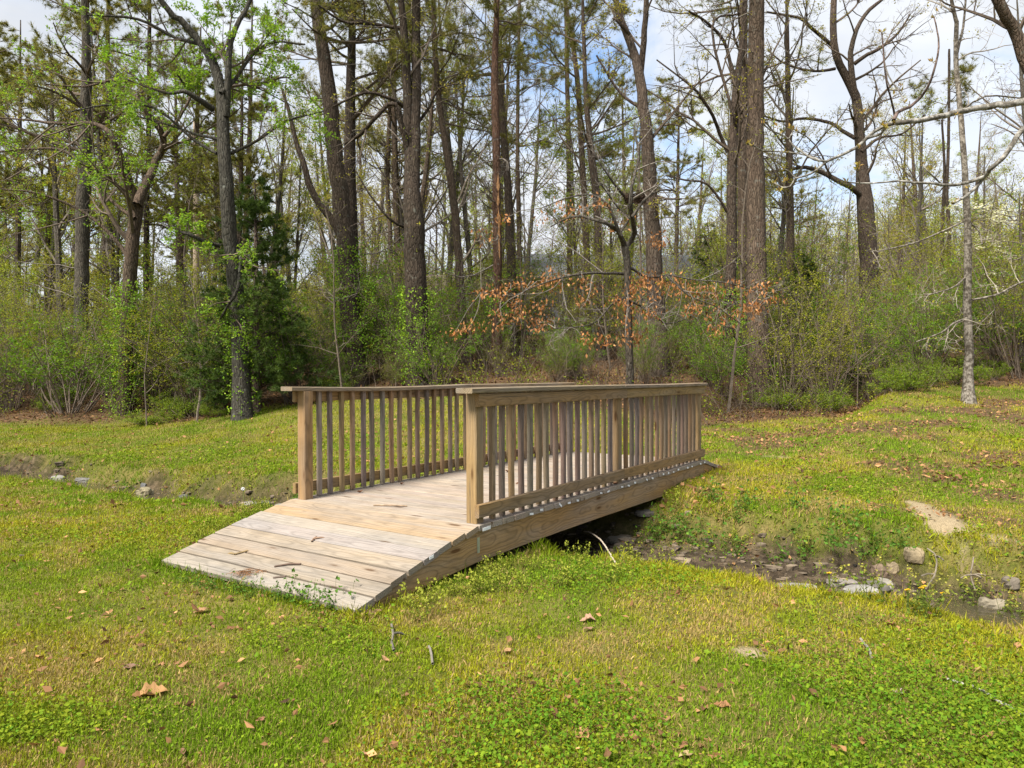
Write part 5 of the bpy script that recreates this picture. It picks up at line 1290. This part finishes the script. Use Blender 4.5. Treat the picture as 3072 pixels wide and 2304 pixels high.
for (u, v, s, lab) in [(2.35, .55, .085, 'curled brown leaf on the bridge deck near the left balusters'), (.55, .22, .06, 'dark crumpled leaf on the deck beside the left post'), (1.1, .2, .05, 'tiny dark leaf on the deck along the left balusters'), (3.6, .9, .06, 'small brown leaf far along the bridge deck'), (1.7, 1.1, .04, 'tiny leaf scrap in the middle of the deck'), (2.2, 1.86, .10, 'dark leaf wad caught under the right lower rail')]:
    m = oak_leaf(s, (.15, .075, .045), (.6, 1.4, rng.normal()), simple=True); o = m.build('fallen_leaf', M_DEAD, loc=deckpos(u, v, .012), smooth_sh=True); o.rotation_euler = (rng.normal() * .2, rng.normal() * .2, rng.random() * 6); tag(o, lab, 'leaf', 'leaves on the bridge deck')
def stick(pts, r0, r1, col, label, side=0, name='twig'):
    P0 = np.array(pts); P0 = np.c_[P0, np.linspace(r0, r1, len(P0))]; m = MB(); trunk_geo(m, P0, col, 6, 1., .03, .25)
    for _ in range(side):
        i = rng.integers(1, len(P0) - 1) if len(P0) > 2 else 0
        d = rng.normal(size=3) * np.array([1, 1, .2]); d /= np.linalg.norm(d); a = P0[i, :3]
        trunk_geo(m, np.array([[*a, r1], [*(a + d * .05 + np.array([0, 0, .01])), r1 * .7], [*(a + d * .10), r1 * .4]]), col, 5, 1., .02, .2)
    o = m.build(name, M_TWIG, origin=P0[0, :3]); tag(o, label, 'twig'); return o
def ramppos(t, v, z=.006): 
    u = -RR * t; x, y = fromuv(u, v); return np.array([x, y, BZ - RD * t + .020 * math.sin(math.pi * t) + z])
stick([ramppos(.83, .98), ramppos(.79, 1.05, .010), ramppos(.76, 1.14)], .0035, .0025, (.09, .06, .045), 'dark stick lying on the lower ramp planks')
stick([ramppos(.92, 1.10), ramppos(.885, 1.17)], .003, .002, (.10, .075, .06), 'short dark stick below the other stick on the ramp')
stick([ramppos(.53, .94), ramppos(.50, .92, .010), ramppos(.47, .91)], .0018, .0012, (.20, .13, .09), 'small curled twig in the middle of the ramp', 2)
stick([ramppos(.80, .52), ramppos(.74, .57)], .003, .002, (.22, .16, .08), 'small bent twig low on the left of the ramp', 1)
stick([deckpos(.15, .78), deckpos(.20, .9, .01), deckpos(.27, 1.02)], .003, .002, (.25, .18, .12), 'thin curved twig on the first deck boards')
stick([deckpos(.75, 1.45), deckpos(.78, 1.6, .01), deckpos(.80, 1.75)], .004, .002, (.10, .07, .05), 'dark branched twig on the deck beside the right post', 3)
mb = MB(); n = 70; c0 = ramppos(.93, .86); pp = c0 + np.stack([rng.normal(size=n) * .05, rng.normal(size=n) * .035, rng.random(n) * .012], 1)
an = rng.random(n) * 6.28; d_ = np.stack([np.cos(an), np.sin(an), 0 * an], 1) * rng.uniform(.02, .05, (n, 1)); v, q = tube_batch(np.stack([pp - d_, pp + np.array([0, 0, .004]), pp + d_], 1), np.full((n, 3), .0012), 3)
mb.add(v, q, col=np.repeat(varcol(n, (.20, .10, .045), .3), 9, 0)); tag(mb.build('pine_straw', M_TWIG, origin=c0), 'small heap of reddish pine straw on the lowest ramp plank', 'pine straw')
def gp(x, y, dz=.02):
    p = pix(x, y, 0.); 
    z_ = 0.
    for _ in range(18): z_ = .6 * z_ + .4 * (float(terrain(p[0], p[1])) + dz); p = pix(x, y, z_)
    return p
stick([gp(1285, 1938), gp(1292, 1958, .03), gp(1296, 1990)], .0035, .0025, (.15, .135, .11), 'short pale grey stick on the lawn right below the ramp')
stick([gp(1173, 1872), gp(1178, 1900, .04), gp(1174, 1925), gp(1180, 1950)], .003, .002, (.13, .115, .095), 'crooked pale twig upright in the weeds by the ramp', 1)
stick([gp(2840, 2040), gp(2900, 2058, .03), gp(2940, 2072), gp(3000, 2110, .03), (gp(3072, 2150)), gp(3140, 2190)], .004, .005, (.27, .25, .22), 'long pale stick half buried in grass at the lower right')
stick([gp(2580, 1918), gp(2605, 1950, .03), gp(2615, 1980)], .003, .002, (.22, .2, .17), 'thin pale twig near the middle of the right lawn')
# the pale arching cane by the creek under the bridge
a = gp(1845, 1690, .02); b = gp(1750, 1625, .06)
stick([a, a * .65 + b * .35 + np.array([0, 0, .10]), a * .25 + b * .75 + np.array([0, 0, .12]), b + np.array([0, 0, .10])], .006, .004, (.38, .32, .25), 'bare pale cane arching out of the creek beside the bridge', name='cane')
a = gp(2775, 1770, .02); stick([a, a + np.array([.10, .05, .10]), a + np.array([.14, .10, .22]), a + np.array([.13, .2, .26])], .006, .003, (.17, .145, .11), 'grey forked root sticking out of the far creek bank', 3, 'root')
a = gp(2925, 1775, .02); stick([a, a + np.array([.0, .05, .10]), a + np.array([.05, .10, .22])], .006, .003, (.17, .14, .105), 'bundle of pale bare roots hanging under the soil bank', 3, 'root')

rng = np.random.default_rng(113)
# weeds standing up: at the ramp foot, along the creek, by the stringer
def weed(h, n, leaf, ls, top=None, spread=.3):
    st = MB(); S = np.stack([rng.normal(size=n) * .05, rng.normal(size=n) * .05, np.full(n, -.01)], 1)
    P1, R1 = grow(S, np.stack([rng.normal(size=n) * spread, rng.normal(size=n) * spread, np.ones(n)], 1), h * rng.uniform(.5, 1.1, n), np.full(n, .0022), 6, .10, .0)
    v, q = tube_batch(P1, R1, 4); st.add(v, q, col=(.12, .15, .03))
    lf = MB(); leaves_on(lf, P1, int(9), ls, leaf[0], leaf[1], .012, .35, aspect=.6)
    if top is not None:
        e = np.repeat(P1[:, -1], 9, 0) + rng.normal(size=(n * 9, 3)) * np.array([.008, .008, .018]); v, q, c = leaf_quads(e, rng.uniform(.010, .022, len(e)), varcol(len(e), top, .2), .2, .8); lf.add(v, q, col=c)
    return st, lf
WD = [(weed(.17, 12, ((.06, .14, .018), (.10, .18, .025)), (.018, .034)), 'leafy green weed'), (weed(.13, 10, ((.13, .18, .016), (.19, .225, .024)), (.012, .022), (.23, .25, .035)), 'yellow green weed'), (weed(.34, 7, ((.10, .15, .02), (.16, .19, .03)), (.02, .04), (.28, .27, .05), .18), 'tall weed')]
wpo = [None] * 3
def put_weed(i, p, s, lab, grp=None):
    (st, lf), _ = WD[i]
    if wpo[i] is None: wpo[i] = r = local_thing('weed', lab, 'weed', grp, [('stems', st, M_GRASS), ('leaves', lf, M_GRASS)], p)
    else:
        r = copy_tree(wpo[i]); r.location = p; r['label'] = lab
        if grp: r['group'] = grp
        elif 'group' in r: del r['group']
    r.rotation_euler = (0, 0, rng.random() * 6); r.scale = (s, s, s)
put_weed(0, gp(930, 1812, .0), 1.05, 'leafy green weed clump overlapping the lowest ramp plank')
put_weed(0, gp(1010, 1832, .0), .95, 'leafy green weed right at the ramp bottom corner'); put_weed(0, gp(860, 1795, 0), .8, 'smaller green weed left of the weed clump at the ramp foot')
for k, x in enumerate((760, 800, 700, 650, 960, 895, 560, 600, 730, 840, 870, 990)): put_weed(0, gp(x, 1745 + (x - 600) * .185 + rng.uniform(4, 14), 0), rng.uniform(.4, .65), 'little green weed creeping over the front edge of the ramp', 'little weeds along the ramp foot')
for k in range(34):
    t_ = rng.random(); x = 1090 + t_ * 900 + rng.normal() * 20; y = 1800 - (x - 1090) * .2 + rng.uniform(-10, 90)
    p = gp(x, y, 0); u_, v_ = uv(p[0], p[1])
    if -RR - .05 < u_ < BL and -.03 < v_ < BW + .05: continue
    put_weed(1, p, rng.uniform(.55, 1.1), 'yellow tipped weed in the clover between ramp and creek', 'yellow tipped weeds beside the bridge')
for k in range(16):
    t_ = rng.random(); x = 560 + t_ * 250; y = 1640 - (x - 560) * .48 + rng.uniform(-25, 15); p = gp(x, y, 0); u_, v_ = uv(p[0], p[1])
    if v_ > -.06: continue
    put_weed(1, p, rng.uniform(.5, 1.0), 'yellow tipped weed along the left edge of the ramp', 'yellow tipped weeds left of the ramp')
for k, (x, y) in enumerate([(2705, 1840), (2900, 1850), (3005, 1880), (2760, 1845), (2780, 1850), (3050, 1870), (2480, 1790), (2960, 1830), (2640, 1812)]):
    put_weed(2, gp(x, y, 0), rng.uniform(.7, 1.1), 'tall thin weed standing on the near creek bank at the right', 'tall weeds on the creek bank')
for k, (x, y) in enumerate([(2600, 1660), (2530, 1570), (2640, 1655), (2690, 1640), (2510, 1640), (2060, 1600), (2010, 1590), (2090, 1640), (1985, 1620), (2330, 1640), (2420, 1645), (410, 1430), (395, 1468), (900, 1500)]):
    put_weed(0, gp(x, y, 0), rng.uniform(1.0, 1.7), 'green leafy tuft growing on the creek bank', 'green tufts on the creek bank')
for k in range(34):
    v_ = rng.uniform(2.1, 6.4)
    if 3.5 < v_ < 5.2 and k % 4: continue
    cc = creek(np.array([v_])); u_ = float(cc[3][0]) + rng.normal() * .28 - .12; X_, Y_ = fromuv(u_, v_)
    if float(bare_mask(np.array([X_]), np.array([Y_]))[0]) > .05: continue
    put_weed(int(rng.random() < .3), (X_, Y_, float(terrain(X_, Y_))), rng.uniform(.7, 1.4), 'green leafy tuft growing on the creek bank', 'green tufts on the creek bank')
# dandelion clock and yellow flowers
p = gp(728, 1512, 0); st = MB(); trunk_geo(st, np.array([[0, 0, 0, .003], [.01, 0, .1, .0025], [.0, 0, .2, .0025]]), (.2, .22, .08), 5, 1., .04, 0)
hd = MB(); n = 90; d = nrm(rng.normal(size=(n, 3))); c0 = np.array([0, 0, .2]); pp = np.stack([np.tile(c0, (n, 1)), c0 + d * .012, c0 + d * .024], 1); v, q = tube_batch(pp, np.full((n, 3), .0014), 3); hd.add(v, q, col=(.7, .7, .68))
local_thing('dandelion', 'white dandelion clock on a thin stalk left of the ramp', 'flower', None, [('stem', st, M_GRASS), ('seed_head', hd, M_TAG)], p)
st = MB(); trunk_geo(st, np.array([[0, 0, 0, .002], [.005, 0, .06, .0018], [.0, 0, .13, .0018]]), (.14, .18, .04), 5, 1., .04, 0)
hd = MB(); n = 14; v, q, c = leaf_quads(np.tile([[0, 0, .13]], (n, 1)), np.full(n, .02), varcol(n, (.75, .48, .01), .05), .9, .5); hd.add(v, q, col=c)
f0 = None
for (x, y) in [(2485, 1752), (2720, 1812), (2770, 1800), (2825, 1805), (2762, 1806)]:
    p = gp(x, y + 30, 0)
    if f0 is None: f0 = local_thing('yellow_flower', 'small yellow flower on a thin stem at the creek edge', 'flower', 'yellow flowers by the creek', [('stem', st, M_GRASS), ('petals', hd, M_LEAF)], p)
    else: f = copy_tree(f0); f.location = p
